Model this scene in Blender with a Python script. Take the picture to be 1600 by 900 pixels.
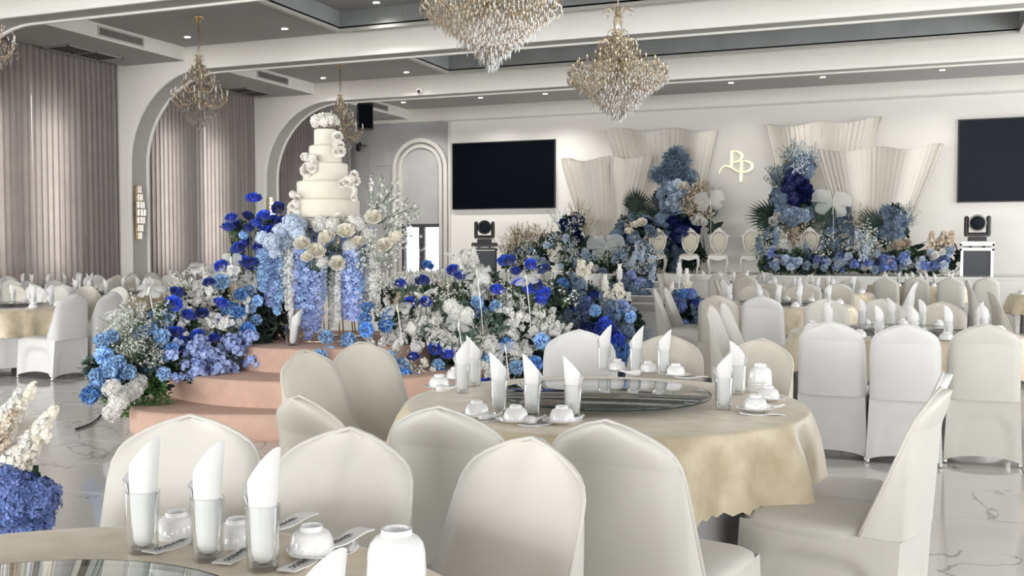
import bpy, math, random
from mathutils import Vector, Matrix, Quaternion
random.seed(7)
PI = math.pi
sc = bpy.context.scene
COL = sc.collection
for o in list(bpy.data.objects):
    bpy.data.objects.remove(o)

# ------------------------------------------------------------------ camera
CAM_H = 1.44
FPX = 1575.0
YAW = math.atan(620 / FPX)
PITCH = math.atan(60 / FPX)
cam_data = bpy.data.cameras.new('camera')
cam_data.sensor_width = 36.0
cam_data.lens = FPX / 1600 * 36.0
cam_data.clip_end = 200
cam = bpy.data.objects.new('camera', cam_data)
COL.objects.link(cam)
cam.location = (0, 0, CAM_H)
cam.rotation_euler = (PI / 2 - PITCH, 0, YAW)
sc.camera = cam

# ------------------------------------------------------------------ view, world, daylight
sc.view_settings.view_transform = 'Standard'
sc.view_settings.look = 'None'
sc.view_settings.gamma = 1
sc.view_settings.use_curve_mapping = False
sc.view_settings.exposure = 0.12
world = bpy.data.worlds.new('daylight_sky')
sc.world = world
world.use_nodes = True
_bg = world.node_tree.nodes['Background']
_bg.inputs['Color'].default_value = (0.93, 0.97, 1.0, 1)
_bg.inputs['Strength'].default_value = 2.6
try:
    sc.cycles.max_bounces = 10
    sc.cycles.diffuse_bounces = 5
    sc.cycles.glossy_bounces = 4
    sc.cycles.transparent_max_bounces = 16
    sc.cycles.sample_clamp_indirect = 8.0
    sc.cycles.caustics_reflective = False
    sc.cycles.caustics_refractive = False
except Exception:
    pass

def area_light(name, loc, rot, sx, sy, power, col):
    d = bpy.data.lights.new(name, 'AREA')
    d.shape = 'RECTANGLE'
    d.size = sx
    d.size_y = sy
    d.energy = power
    d.color = col
    o = bpy.data.objects.new(name, d)
    COL.objects.link(o)
    o.location = loc
    o.rotation_euler = rot
    return o

# daylight standing in the window openings of the wall behind the camera
FRONT_Y = -24.0
WINDOWS = [(-14.2, 3.4), (-9.9, 3.4), (-5.6, 3.4), (-1.3, 3.4), (3.0, 3.4), (6.4, 1.8)]
for wx, ww in WINDOWS:
    area_light('window_daylight', (wx, FRONT_Y - 0.12, 2.55), (PI / 2, 0, 0), ww, 4.5, (1550 if wx < -8 else 1000 if wx < -4 else 1230) * ww / 3.4, (1.0, 0.995, 0.98))
RIGHT_FILL_OPENINGS = [-11.0, -6.0, -1.0, 4.0, 9.0, 14.0, 19.0, 24.0]  # added unseen openings in the right wall, fill light for the far hall
for k, wy in enumerate(RIGHT_FILL_OPENINGS):
    area_light('window_daylight', (8.4 + 0.2, wy + 1.6, 2.55), (0, PI / 2, 0), 4.2, 3.0, (180 if wy > 16 else 170) if wy > 3 else 70, (1.0, 0.995, 0.98))
LEFT_FILL_OPENINGS = [-9.5, -4.5, 0.5, 5.6]  # added unseen openings in the left wall, to brighten the nearest beam
for wy in LEFT_FILL_OPENINGS:
    area_light('window_daylight', (-16.8, wy, 2.6), (0, -PI / 2, 0), 4.0, 3.0, 190, (1.0, 0.995, 0.98))
# daylight in the tall windows of the left wall behind the drawn curtains
CURTAIN_WINDOWS = [14.3, 15.9, 19.3, 21.0]
for wy in CURTAIN_WINDOWS:
    area_light('window_daylight', (-16.72, wy, 2.6), (0, -PI / 2, 0), 3.2, 0.75, 200, (1.0, 0.93, 0.86))

# ------------------------------------------------------------------ image rays turned into real places
F_H = Vector((-math.sin(YAW), math.cos(YAW), 0))
R_H = Vector((math.cos(YAW), math.sin(YAW), 0))
_FW = F_H * math.cos(PITCH) - Vector((0, 0, 1)) * math.sin(PITCH)
_UP = F_H * math.sin(PITCH) + Vector((0, 0, 1)) * math.cos(PITCH)
CAMV = Vector((0, 0, CAM_H))

def ray(px, py):
    return _FW + R_H * ((px - 800) / FPX) + _UP * ((450 - py) / FPX)
def PD(px, py, d):
    r = ray(px, py); return CAMV + r * (d / r.dot(F_H))
def PZ(px, py, z):
    r = ray(px, py); return CAMV + r * ((z - CAM_H) / r.z)
def PY(px, py, y):
    r = ray(px, py); return CAMV + r * (y / r.y)
def PX(px, py, x):
    r = ray(px, py); return CAMV + r * (x / r.x)
def LD(l, d, z=0.0):
    v = F_H * d + R_H * l; return Vector((v.x, v.y, z))
def screen(p):
    v = Vector(p) - CAMV
    return (800 + FPX * v.dot(R_H) / max(1e-6, v.dot(_FW)), 450 - FPX * v.dot(_UP) / max(1e-6, v.dot(_FW)), v.dot(_FW))

# ------------------------------------------------------------------ materials
M = {}
def mat(name, col, rough=0.6, metal=0.0, spec=0.5, var=0.0, vscale=4.0, col2=None, bump=0.0, bscale=40.0,
        objvar=0.0, islvar=0.0, trans=0.0, sheen=0.0, emit=0.0, coat=0.0, alpha=1.0):
    m = bpy.data.materials.new(name)
    m.use_nodes = True
    nt = m.node_tree
    b = nt.nodes['Principled BSDF']
    c4 = (col[0], col[1], col[2], 1)
    b.inputs['Base Color'].default_value = c4
    b.inputs['Roughness'].default_value = rough
    b.inputs['Metallic'].default_value = metal
    b.inputs['Specular IOR Level'].default_value = spec
    if sheen: b.inputs['Sheen Weight'].default_value = sheen
    if coat:
        b.inputs['Coat Weight'].default_value = coat
        b.inputs['Coat Roughness'].default_value = 0.05
    if emit:
        b.inputs['Emission Color'].default_value = c4
        b.inputs['Emission Strength'].default_value = emit
    if alpha < 1: b.inputs['Alpha'].default_value = alpha
    out = None
    if var or col2 or bump:
        tc = nt.nodes.new('ShaderNodeTexCoord')
    if var or col2:
        n = nt.nodes.new('ShaderNodeTexNoise')
        n.inputs['Scale'].default_value = vscale
        n.inputs['Detail'].default_value = 5
        nt.links.new(tc.outputs['Object'], n.inputs['Vector'])
        r = nt.nodes.new('ShaderNodeValToRGB')
        r.color_ramp.elements[0].position = 0.35
        r.color_ramp.elements[1].position = 0.65
        ca = col2 if col2 else [x * (1 - var) for x in col]
        r.color_ramp.elements[0].color = (ca[0], ca[1], ca[2], 1)
        r.color_ramp.elements[1].color = c4
        nt.links.new(n.outputs['Fac'], r.inputs['Fac'])
        out = r.outputs['Color']
    if objvar:
        oi = nt.nodes.new('ShaderNodeObjectInfo')
        mr = nt.nodes.new('ShaderNodeMapRange')
        mr.inputs['To Min'].default_value = 1 - objvar
        mr.inputs['To Max'].default_value = 1 + objvar
        nt.links.new(oi.outputs['Random'], mr.inputs['Value'])
        hs = nt.nodes.new('ShaderNodeHueSaturation')
        hs.inputs['Color'].default_value = c4
        if out: nt.links.new(out, hs.inputs['Color'])
        nt.links.new(mr.outputs['Result'], hs.inputs['Value'])
        out = hs.outputs['Color']
    if islvar:  # every petal or leaf its own shade
        ge = nt.nodes.new('ShaderNodeNewGeometry')
        m2 = nt.nodes.new('ShaderNodeMapRange')
        m2.inputs['To Min'].default_value = 1 - islvar
        m2.inputs['To Max'].default_value = 1 + islvar * 0.55
        nt.links.new(ge.outputs['Random Per Island'], m2.inputs['Value'])
        h2 = nt.nodes.new('ShaderNodeHueSaturation')
        h2.inputs['Color'].default_value = c4
        if out: nt.links.new(out, h2.inputs['Color'])
        nt.links.new(m2.outputs['Result'], h2.inputs['Value'])
        out = h2.outputs['Color']
    if out: nt.links.new(out, b.inputs['Base Color'])
    if bump:
        n2 = nt.nodes.new('ShaderNodeTexNoise')
        n2.inputs['Scale'].default_value = bscale
        n2.inputs['Detail'].default_value = 3
        nt.links.new(tc.outputs['Object'], n2.inputs['Vector'])
        bp = nt.nodes.new('ShaderNodeBump')
        bp.inputs['Strength'].default_value = bump
        bp.inputs['Distance'].default_value = 0.01
        nt.links.new(n2.outputs['Fac'], bp.inputs['Height'])
        nt.links.new(bp.outputs['Normal'], b.inputs['Normal'])
    if trans:   # cloth or petal that lets part of the light through
        t = nt.nodes.new('ShaderNodeBsdfTranslucent')
        t.inputs['Color'].default_value = c4
        if out: nt.links.new(out, t.inputs['Color'])
        mx = nt.nodes.new('ShaderNodeMixShader')
        mx.inputs['Fac'].default_value = trans
        nt.links.new(b.outputs[0], mx.inputs[1])
        nt.links.new(t.outputs[0], mx.inputs[2])
        nt.links.new(mx.outputs[0], nt.nodes['Material Output'].inputs['Surface'])
    M[name] = m
    return m

def thin_glass(name, tint, refl=1.0, base=0.05, rough=0.0):
    """thin walled glass: clear see-through plus a mirror coat that grows at grazing angles"""
    m = bpy.data.materials.new(name)
    m.use_nodes = True
    nt = m.node_tree
    nt.nodes.remove(nt.nodes['Principled BSDF'])
    t = nt.nodes.new('ShaderNodeBsdfTransparent')
    t.inputs['Color'].default_value = (tint[0], tint[1], tint[2], 1)
    g = nt.nodes.new('ShaderNodeBsdfGlossy')
    g.inputs['Roughness'].default_value = rough
    lw = nt.nodes.new('ShaderNodeLayerWeight')
    lw.inputs['Blend'].default_value = 0.25
    ma = nt.nodes.new('ShaderNodeMath'); ma.operation = 'MULTIPLY_ADD'
    ma.inputs[1].default_value = refl * 0.8
    ma.inputs[2].default_value = base
    ma.use_clamp = True
    nt.links.new(lw.outputs['Fresnel'], ma.inputs[0])
    mx = nt.nodes.new('ShaderNodeMixShader')
    nt.links.new(ma.outputs[0], mx.inputs['Fac'])
    nt.links.new(t.outputs[0], mx.inputs[1])
    nt.links.new(g.outputs[0], mx.inputs[2])
    nt.links.new(mx.outputs[0], nt.nodes['Material Output'].inputs['Surface'])
    M[name] = m
    return m

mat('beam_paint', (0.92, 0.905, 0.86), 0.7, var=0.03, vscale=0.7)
mat('trim_paint', (0.92, 0.91, 0.875), 0.5)
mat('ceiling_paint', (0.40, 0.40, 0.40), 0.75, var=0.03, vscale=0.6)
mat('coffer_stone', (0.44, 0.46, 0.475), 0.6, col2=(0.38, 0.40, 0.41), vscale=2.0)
mat('wall_paint', (0.80, 0.785, 0.755), 0.75, var=0.03, vscale=0.5)
mat('wall_stone', (0.47, 0.475, 0.475), 0.55, col2=(0.40, 0.405, 0.41), vscale=1.4)
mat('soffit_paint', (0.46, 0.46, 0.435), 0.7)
mat('side_paint', (0.62, 0.61, 0.585), 0.7)
mat('stage_paint', (0.76, 0.755, 0.73), 0.5)
mat('stair_paint', (0.36, 0.36, 0.36), 0.35)
mat('curtain_cloth', (0.375, 0.345, 0.335), 0.85, trans=0.10, var=0.08, vscale=3)
mat('carpet', (0.60, 0.405, 0.325), 0.9, var=0.10, vscale=9, bump=0.25, bscale=200)
mat('gold', (0.83, 0.62, 0.36), 0.25, 1.0)
mat('brass', (0.74, 0.62, 0.45), 0.42, 1.0)
mat('black_paint', (0.012, 0.012, 0.014), 0.45)
mat('screen_glass', (0.002, 0.003, 0.006), 0.4, spec=0.04)
mat('screen_dim', (0.017, 0.020, 0.027), 0.5, spec=0.08)
mat('aluminium', (0.80, 0.80, 0.80), 0.35, 0.9)
mat('case_board', (0.055, 0.06, 0.075), 0.5)
mat('fabric_white', (0.68, 0.68, 0.677), 0.5, sheen=0.2, var=0.03, vscale=5)
mat('fabric_cream', (0.57, 0.54, 0.475), 0.5, sheen=0.2, var=0.03, vscale=5)
mat('fabric_ivory', (0.59, 0.575, 0.535), 0.5, sheen=0.2, var=0.03, vscale=5)
mat('satin', (0.77, 0.67, 0.495), 0.40, col2=(0.60, 0.50, 0.345), vscale=9, sheen=0.3, bump=0.12, bscale=25)
mat('skirt_cloth', (0.72, 0.72, 0.735), 0.65, var=0.04)
mat('napkin_cloth', (0.71, 0.71, 0.715), 0.8)
mat('porcelain', (0.86, 0.86, 0.87), 0.08, spec=0.6, coat=0.5)
mat('paper', (0.86, 0.86, 0.86), 0.6)
mat('ink', (0.02, 0.02, 0.025), 0.6)
mat('icing', (0.70, 0.665, 0.575), 0.55, var=0.02)
mat('icing_flower', (0.90, 0.88, 0.82), 0.6)
mat('cake_board', (0.05, 0.05, 0.05), 0.4)
mat('drape_cloth', (0.80, 0.765, 0.70), 0.7, trans=0.12, var=0.04, vscale=2)
mat('organza', (0.74, 0.76, 0.76), 0.5, alpha=0.42)
mat('white_wood', (0.80, 0.79, 0.75), 0.4)
mat('upholstery', (0.66, 0.62, 0.52), 0.8)
mat('candle_white', (0.85, 0.84, 0.80), 0.5)
mat('grille_metal', (0.42, 0.41, 0.39), 0.5)
mat('grille_dark', (0.10, 0.10, 0.10), 0.7)
mat('lamp_glow', (1.0, 0.97, 0.9), 0.5, emit=6.0)
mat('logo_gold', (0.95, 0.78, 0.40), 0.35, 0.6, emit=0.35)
mat('door_frame', (0.06, 0.06, 0.065), 0.4)
mat('concrete_out', (0.6, 0.6, 0.6), 0.9)
thin_glass('glass', (0.985, 0.99, 0.99), 0.8, 0.015)
thin_glass('crystal', (0.88, 0.82, 0.73), 0.7, 0.24, 0.28)
thin_glass('crystal_clear', (0.93, 0.93, 0.92), 0.7, 0.22, 0.28)
thin_glass('prism', (0.9, 0.86, 0.76), 0.8, 0.5, 0.15)
mat('glass_edge', (0.03, 0.045, 0.04), 0.15, spec=0.6)
mat('glass_edge_pale', (0.42, 0.50, 0.43), 0.15, spec=0.6)
thin_glass('pane', (0.96, 0.98, 1.0), 0.8, 0.04)
thin_glass('turntable_glass', (0.84, 0.89, 0.85), 0.9, 0.24)
# petals and leaves
mat('rose_royal', (0.018, 0.07, 0.55), 0.45, objvar=0.45, sheen=0.2, islvar=0.35)
mat('rose_navy', (0.012, 0.018, 0.12), 0.5, objvar=0.3, islvar=0.35)
mat('petal_sky', (0.36, 0.58, 0.88), 0.6, objvar=0.22, trans=0.15, islvar=0.32)
mat('petal_azure', (0.14, 0.33, 0.72), 0.6, objvar=0.25, trans=0.12, islvar=0.32)
mat('petal_lavender', (0.42, 0.52, 0.86), 0.6, objvar=0.2, trans=0.15, islvar=0.32)
mat('petal_pale', (0.66, 0.76, 0.90), 0.6, objvar=0.12, trans=0.15, islvar=0.22)
mat('petal_white', (0.88, 0.875, 0.85), 0.6, objvar=0.06, trans=0.25, islvar=0.14)
mat('petal_cream', (0.93, 0.90, 0.81), 0.6, objvar=0.06, trans=0.3, islvar=0.06)
mat('petal_blush', (0.70, 0.58, 0.46), 0.7, objvar=0.15, islvar=0.22)
mat('petal_slate', (0.17, 0.24, 0.34), 0.65, objvar=0.25, islvar=0.32)
mat('petal_mist', (0.36, 0.47, 0.62), 0.6, objvar=0.2, trans=0.1, islvar=0.3)
mat('petal_hydr', (0.17, 0.22, 0.55), 0.6, objvar=0.3, col2=(0.10, 0.18, 0.42), vscale=9, islvar=0.32)
mat('leaf', (0.055, 0.11, 0.055), 0.6, objvar=0.35, trans=0.1, islvar=0.4)
mat('leaf_dark', (0.022, 0.045, 0.035), 0.6, objvar=0.35, islvar=0.4)
mat('leaf_grey', (0.17, 0.24, 0.20), 0.65, objvar=0.3, islvar=0.4)
mat('leaf_bright', (0.10, 0.24, 0.06), 0.6, objvar=0.25, trans=0.15, islvar=0.4)
mat('stem_green', (0.09, 0.14, 0.06), 0.6)

def marble_floor():
    m = mat('floor_marble', (0.68, 0.665, 0.64), 0.09, spec=0.55)
    nt = m.node_tree
    b = nt.nodes['Principled BSDF']
    geo = nt.nodes.new('ShaderNodeNewGeometry')
    oi = nt.nodes.new('ShaderNodeObjectInfo')
    add = nt.nodes.new('ShaderNodeMath'); add.operation = 'ADD'
    nt.links.new(geo.outputs['Random Per Island'], add.inputs[0])
    nt.links.new(oi.outputs['Random'], add.inputs[1])
    mul = nt.nodes.new('ShaderNodeVectorMath'); mul.operation = 'MULTIPLY_ADD'
    comb = nt.nodes.new('ShaderNodeCombineXYZ')
    for i in range(3): nt.links.new(add.outputs[0], comb.inputs[i])
    nt.links.new(comb.outputs[0], mul.inputs[0])
    mul.inputs[1].default_value = (37, 19, 53)
    nt.links.new(geo.outputs['Position'], mul.inputs[2])
    n = nt.nodes.new('ShaderNodeTexNoise')
    n.inputs['Scale'].default_value = 0.62
    n.inputs['Detail'].default_value = 6
    n.inputs['Distortion'].default_value = 1.2
    nt.links.new(mul.outputs[0], n.inputs['Vector'])
    s = nt.nodes.new('ShaderNodeMath'); s.operation = 'SUBTRACT'; s.inputs[1].default_value = 0.5
    nt.links.new(n.outputs['Fac'], s.inputs[0])
    a = nt.nodes.new('ShaderNodeMath'); a.operation = 'ABSOLUTE'
    nt.links.new(s.outputs[0], a.inputs[0])
    r = nt.nodes.new('ShaderNodeValToRGB')
    r.color_ramp.elements[0].position = 0.0
    r.color_ramp.elements[0].color = (0.33, 0.31, 0.295, 1)
    r.color_ramp.elements[1].position = 0.007
    r.color_ramp.elements[1].color = (0.68, 0.665, 0.64, 1)
    nt.links.new(a.outputs[0], r.inputs['Fac'])
    nt.links.new(r.outputs['Color'], b.inputs['Base Color'])
marble_floor()

# ------------------------------------------------------------------ mesh kit
class MB:
    def __init__(s): s.v = []; s.f = []; s.mi = []
    def add(s, vs, fs, mi=0):
        o = len(s.v); s.v += [tuple(x) for x in vs]
        s.f += [tuple(i + o for i in f) for f in fs]; s.mi += [mi] * len(fs); return s
    def box(s, x0, x1, y0, y1, z0, z1, mi=0):
        return s.add([(x0,y0,z0),(x1,y0,z0),(x1,y1,z0),(x0,y1,z0),(x0,y0,z1),(x1,y0,z1),(x1,y1,z1),(x0,y1,z1)],
                     [(0,3,2,1),(4,5,6,7),(0,1,5,4),(1,2,6,5),(2,3,7,6),(3,0,4,7)], mi)
    def cham(s, x0, x1, y0, y1, z0, z1, c=0.01, mi=0):
        """box with chamfered upright edges and a bevelled top"""
        def ring(x0, x1, y0, y1, z, k):
            return [(x0+k,y0,z),(x1-k,y0,z),(x1,y0+k,z),(x1,y1-k,z),(x1-k,y1,z),(x0+k,y1,z),(x0,y1-k,z),(x0,y0+k,z)]
        vs = ring(x0,x1,y0,y1,z0,c) + ring(x0,x1,y0,y1,z1-c,c) + ring(x0+c,x1-c,y0+c,y1-c,z1,c*0.6)
        fs = [tuple(range(7,-1,-1)), tuple(range(16,24))]
        for k in (0, 8):
            for i in range(8):
                j = (i+1) % 8; fs.append((k+i, k+j, k+8+j, k+8+i))
        return s.add(vs, fs, mi)
    def lathe(s, prof, n=24, c=(0,0,0), mi=0, cap0=True, cap1=True):
        vs = []; fs = []
        for r, z in prof:
            for i in range(n):
                a = 2*PI*i/n; vs.append((c[0]+r*math.cos(a), c[1]+r*math.sin(a), c[2]+z))
        for k in range(len(prof)-1):
            for i in range(n):
                j = (i+1) % n; fs.append((k*n+i, k*n+j, (k+1)*n+j, (k+1)*n+i))
        if cap0 and prof[0][0] > 1e-5: fs.append(tuple(range(n-1,-1,-1)))
        if cap1 and prof[-1][0] > 1e-5: fs.append(tuple((len(prof)-1)*n+i for i in range(n)))
        return s.add(vs, fs, mi)
    def tube(s, pts, rad, n=6, mi=0, caps=True):
        pts = [Vector(p) for p in pts]; vs = []; fs = []
        up = None
        for i, p in enumerate(pts):
            t = (pts[min(i+1, len(pts)-1)] - pts[max(i-1, 0)])
            if t.length < 1e-9: t = Vector((0,0,1))
            t.normalize()
            if up is None:
                up = t.orthogonal().normalized()
            else:
                up = (up - t * up.dot(t))
                up = up.normalized() if up.length > 1e-6 else t.orthogonal().normalized()
            b = t.cross(up)
            r = rad[i] if isinstance(rad, (list, tuple)) else rad
            for k in range(n):
                a = 2*PI*k/n; q = p + up*(r*math.cos(a)) + b*(r*math.sin(a)); vs.append(tuple(q))
        for i in range(len(pts)-1):
            for k in range(n):
                j = (k+1) % n; fs.append((i*n+k, i*n+j, (i+1)*n+j, (i+1)*n+k))
        if caps:
            fs.append(tuple(range(n-1,-1,-1))); fs.append(tuple((len(pts)-1)*n+k for k in range(n)))
        return s.add(vs, fs, mi)
    def grid(s, rows, mi=0, closed=False):
        n = len(rows[0]); vs = [p for r in rows for p in r]; fs = []
        for i in range(len(rows)-1):
            for k in range(n if closed else n-1):
                j = (k+1) % n; fs.append((i*n+k, i*n+j, (i+1)*n+j, (i+1)*n+k))
        return s.add(vs, fs, mi)
    def octa(s, c, rx, rz, mi=0):
        x, y, z = c
        return s.add([(x+rx,y,z),(x,y+rx,z),(x-rx,y,z),(x,y-rx,z),(x,y,z+rz),(x,y,z-rz*1.4)],
                     [(0,1,4),(1,2,4),(2,3,4),(3,0,4),(1,0,5),(2,1,5),(3,2,5),(0,3,5)], mi)
    def ball(s, c, r, n=8, m=5, mi=0):
        return s.lathe([(max(1e-6, r*math.sin(PI*i/m)), -r*math.cos(PI*i/m)) for i in range(m+1)], n, c, mi, False, False)
    def mesh(s, name, mats, smooth=True):
        me = bpy.data.meshes.new(name)
        me.from_pydata(s.v, [], s.f)
        if isinstance(mats, str): mats = [mats]
        for k in mats: me.materials.append(M[k])
        if len(mats) > 1: me.polygons.foreach_set('material_index', s.mi)
        if smooth: me.polygons.foreach_set('use_smooth', [True] * len(me.polygons))
        me.update()
        return me

def sharp(me, deg=40):
    """smooth shading with crisp edges above an angle"""
    try: me.set_sharp_from_angle(angle=math.radians(deg))
    except Exception: pass
    return me

def link(name, data, parent=None, loc=(0,0,0), rot=(0,0,0), scale=None, material=None):
    o = bpy.data.objects.new(name, data); COL.objects.link(o)
    o.location = loc
    if isinstance(rot, Quaternion):
        o.rotation_mode = 'QUATERNION'; o.rotation_quaternion = rot
    else: o.rotation_euler = rot
    if scale is not None: o.scale = (scale,)*3 if isinstance(scale, (int, float)) else scale
    if parent is not None: o.parent = parent
    if material is not None and data is not None:
        o.material_slots[0].link = 'OBJECT'; o.material_slots[0].material = M[material]
    return o

def tag(o, label, cat=None, group=None, kind=None):
    if label: o['label'] = label
    if cat: o['category'] = cat
    if group: o['group'] = group
    if kind: o['kind'] = kind
    return o
def thing(name, label, cat, loc=(0,0,0), rotz=0.0, group=None):
    o = link(name, None, None, loc, (0,0,rotz)); o.empty_display_size = 0.1
    return tag(o, label, cat, group)
def struct(name, me, label=None, parent=None):
    o = link(name, me, parent)
    if parent is None: tag(o, label, None, None, 'structure')
    return o

ORD = ['leftmost', 'second from left', 'third from left', 'fourth from left', 'fifth from left', 'sixth from left',
       'seventh from left', 'eighth from left', 'ninth from left', 'tenth from left', 'eleventh from left', 'twelfth from left']
SERIES = {}     # things whose label needs their place in a row, settled at the end
def in_series(key, o, template, hz=0.5):
    SERIES.setdefault(key, []).append((o, template, hz)); return o
# ================================================================== the room
XL, XR, YB, ZC = -16.6, 8.4, 28.0, 5.75
FRAMES = [-22.4, -17.4, -12.4, -7.4, -2.4, 2.6, 7.6, 12.6, 17.6, 22.6]
FT = 0.55
BEAM_Z = 5.30

# floor: a dark bed with a marble tile on every square; the tiles nearest the camera in view are single pieces
TILE, GAP = 0.65, 0.005
struct('floor', MB().box(XL, XR, FRONT_Y, YB + 0.3, -0.12, -0.012).mesh('floor', 'grille_dark', False), 'glossy grey marble tiled floor of the banquet hall')
floor = bpy.data.objects['floor']
def tile_geo(mb, x, y, b=0.003):
    x0, x1, y0, y1 = x + GAP/2, x + TILE - GAP/2, y + GAP/2, y + TILE - GAP/2
    mb.add([(x0,y0,-0.012),(x1,y0,-0.012),(x1,y1,-0.012),(x0,y1,-0.012),(x0,y0,-b),(x1,y0,-b),(x1,y1,-b),(x0,y1,-b),
            (x0+b,y0+b,0),(x1-b,y0+b,0),(x1-b,y1-b,0),(x0+b,y1-b,0)],
           [(0,1,5,4),(1,2,6,5),(2,3,7,6),(3,0,4,7),(4,5,9,8),(5,6,10,9),(6,7,11,10),(7,4,8,11),(8,9,10,11)])
one = MB(); tile_geo(one, 0, 0)
TILE_ME = one.mesh('floor_tile', 'floor_marble', False)
cells = []
ix0 = int(math.floor((XL - 0.06) / TILE)); iy0 = int(math.floor(FRONT_Y / TILE))
for i in range(ix0, int(XR / TILE) + 2):
    for j in range(iy0, int(YB / TILE) + 1):
        x, y = i * TILE + 0.06, j * TILE + 0.04
        sx, sy, d = screen((x + TILE/2, y + TILE/2, 0))
        inview = d > 1 and -120 < sx < 1720 and sy < 1010
        cells.append((0 if inview else 1, d if inview else 99, x, y))
cells.sort()
rest = MB()
for k, (a, d, x, y) in enumerate(cells):
    if k < 280 and a == 0: link('floor_tile', TILE_ME, floor, (x, y, 0))
    else: tile_geo(rest, x, y)
tag(link('floor_tile_field', rest.mesh('floor_tile_field', 'floor_marble', False), floor), None, kind='stuff')

# portal frames: beam with rounded corners running down into the pillars
def portal_path(r=2.0, n=14):
    xl, xr = -15.95, 7.75
    p = [(xl, 0.0), (xl, BEAM_Z - r)]
    for i in range(1, n + 1):
        a = PI - (PI/2) * i / n
        p.append((xl + r + r*math.cos(a), BEAM_Z - r + r*math.sin(a)))
    q = [(xl + xr - x, z) for x, z in reversed(p)]
    return p + q
PATH = portal_path()
def frame_mesh():
    mb = MB(); n = len(PATH)
    for y, rev in ((0, False), (FT, True)):
        ring = [(XL, y, 0)] + [] 
        poly = [(XL, y, ZC + 0.1), (XL, y, 0)] + [(x, y, z) for x, z in PATH] + [(XR, y, 0), (XR, y, ZC + 0.1)]
        idx = list(range(len(poly)))
        mb.add(poly, [tuple(idx if not rev else idx[::-1])])
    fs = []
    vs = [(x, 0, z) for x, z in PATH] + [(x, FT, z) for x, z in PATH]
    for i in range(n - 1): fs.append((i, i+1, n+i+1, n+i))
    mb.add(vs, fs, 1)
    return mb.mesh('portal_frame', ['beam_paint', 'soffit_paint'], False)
def trim_mesh():
    mb = MB()
    for y0, y1 in ((-0.025, 0.03), (FT - 0.03, FT + 0.025)):
        rows = []
        for i, (x, z) in enumerate(PATH):
            a = Vector(PATH[max(0, i-1)]); b = Vector(PATH[min(len(PATH)-1, i+1)])
            t = (b - a).normalized(); nrm = Vector((t.y, -t.x))     # towards the opening
            o = Vector((x, z)) + nrm * 0.035; k = Vector((x, z)) - nrm * 0.03
            rows.append([(k.x, y0, k.y), (o.x, y0, o.y), (o.x, y1, o.y), (k.x, y1, k.y)])
        mb.grid(rows, 0, True)
    return mb.mesh('beam_trim', 'trim_paint', False)
FM, TM = frame_mesh(), trim_mesh()
for i, y in enumerate(FRAMES):
    o = link('beam', FM, None, (0, y, 0)); tag(o, 'pale cross beam with rounded corners running into wall pillars', kind='structure')
    link('beam_trim', TM, o)

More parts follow.
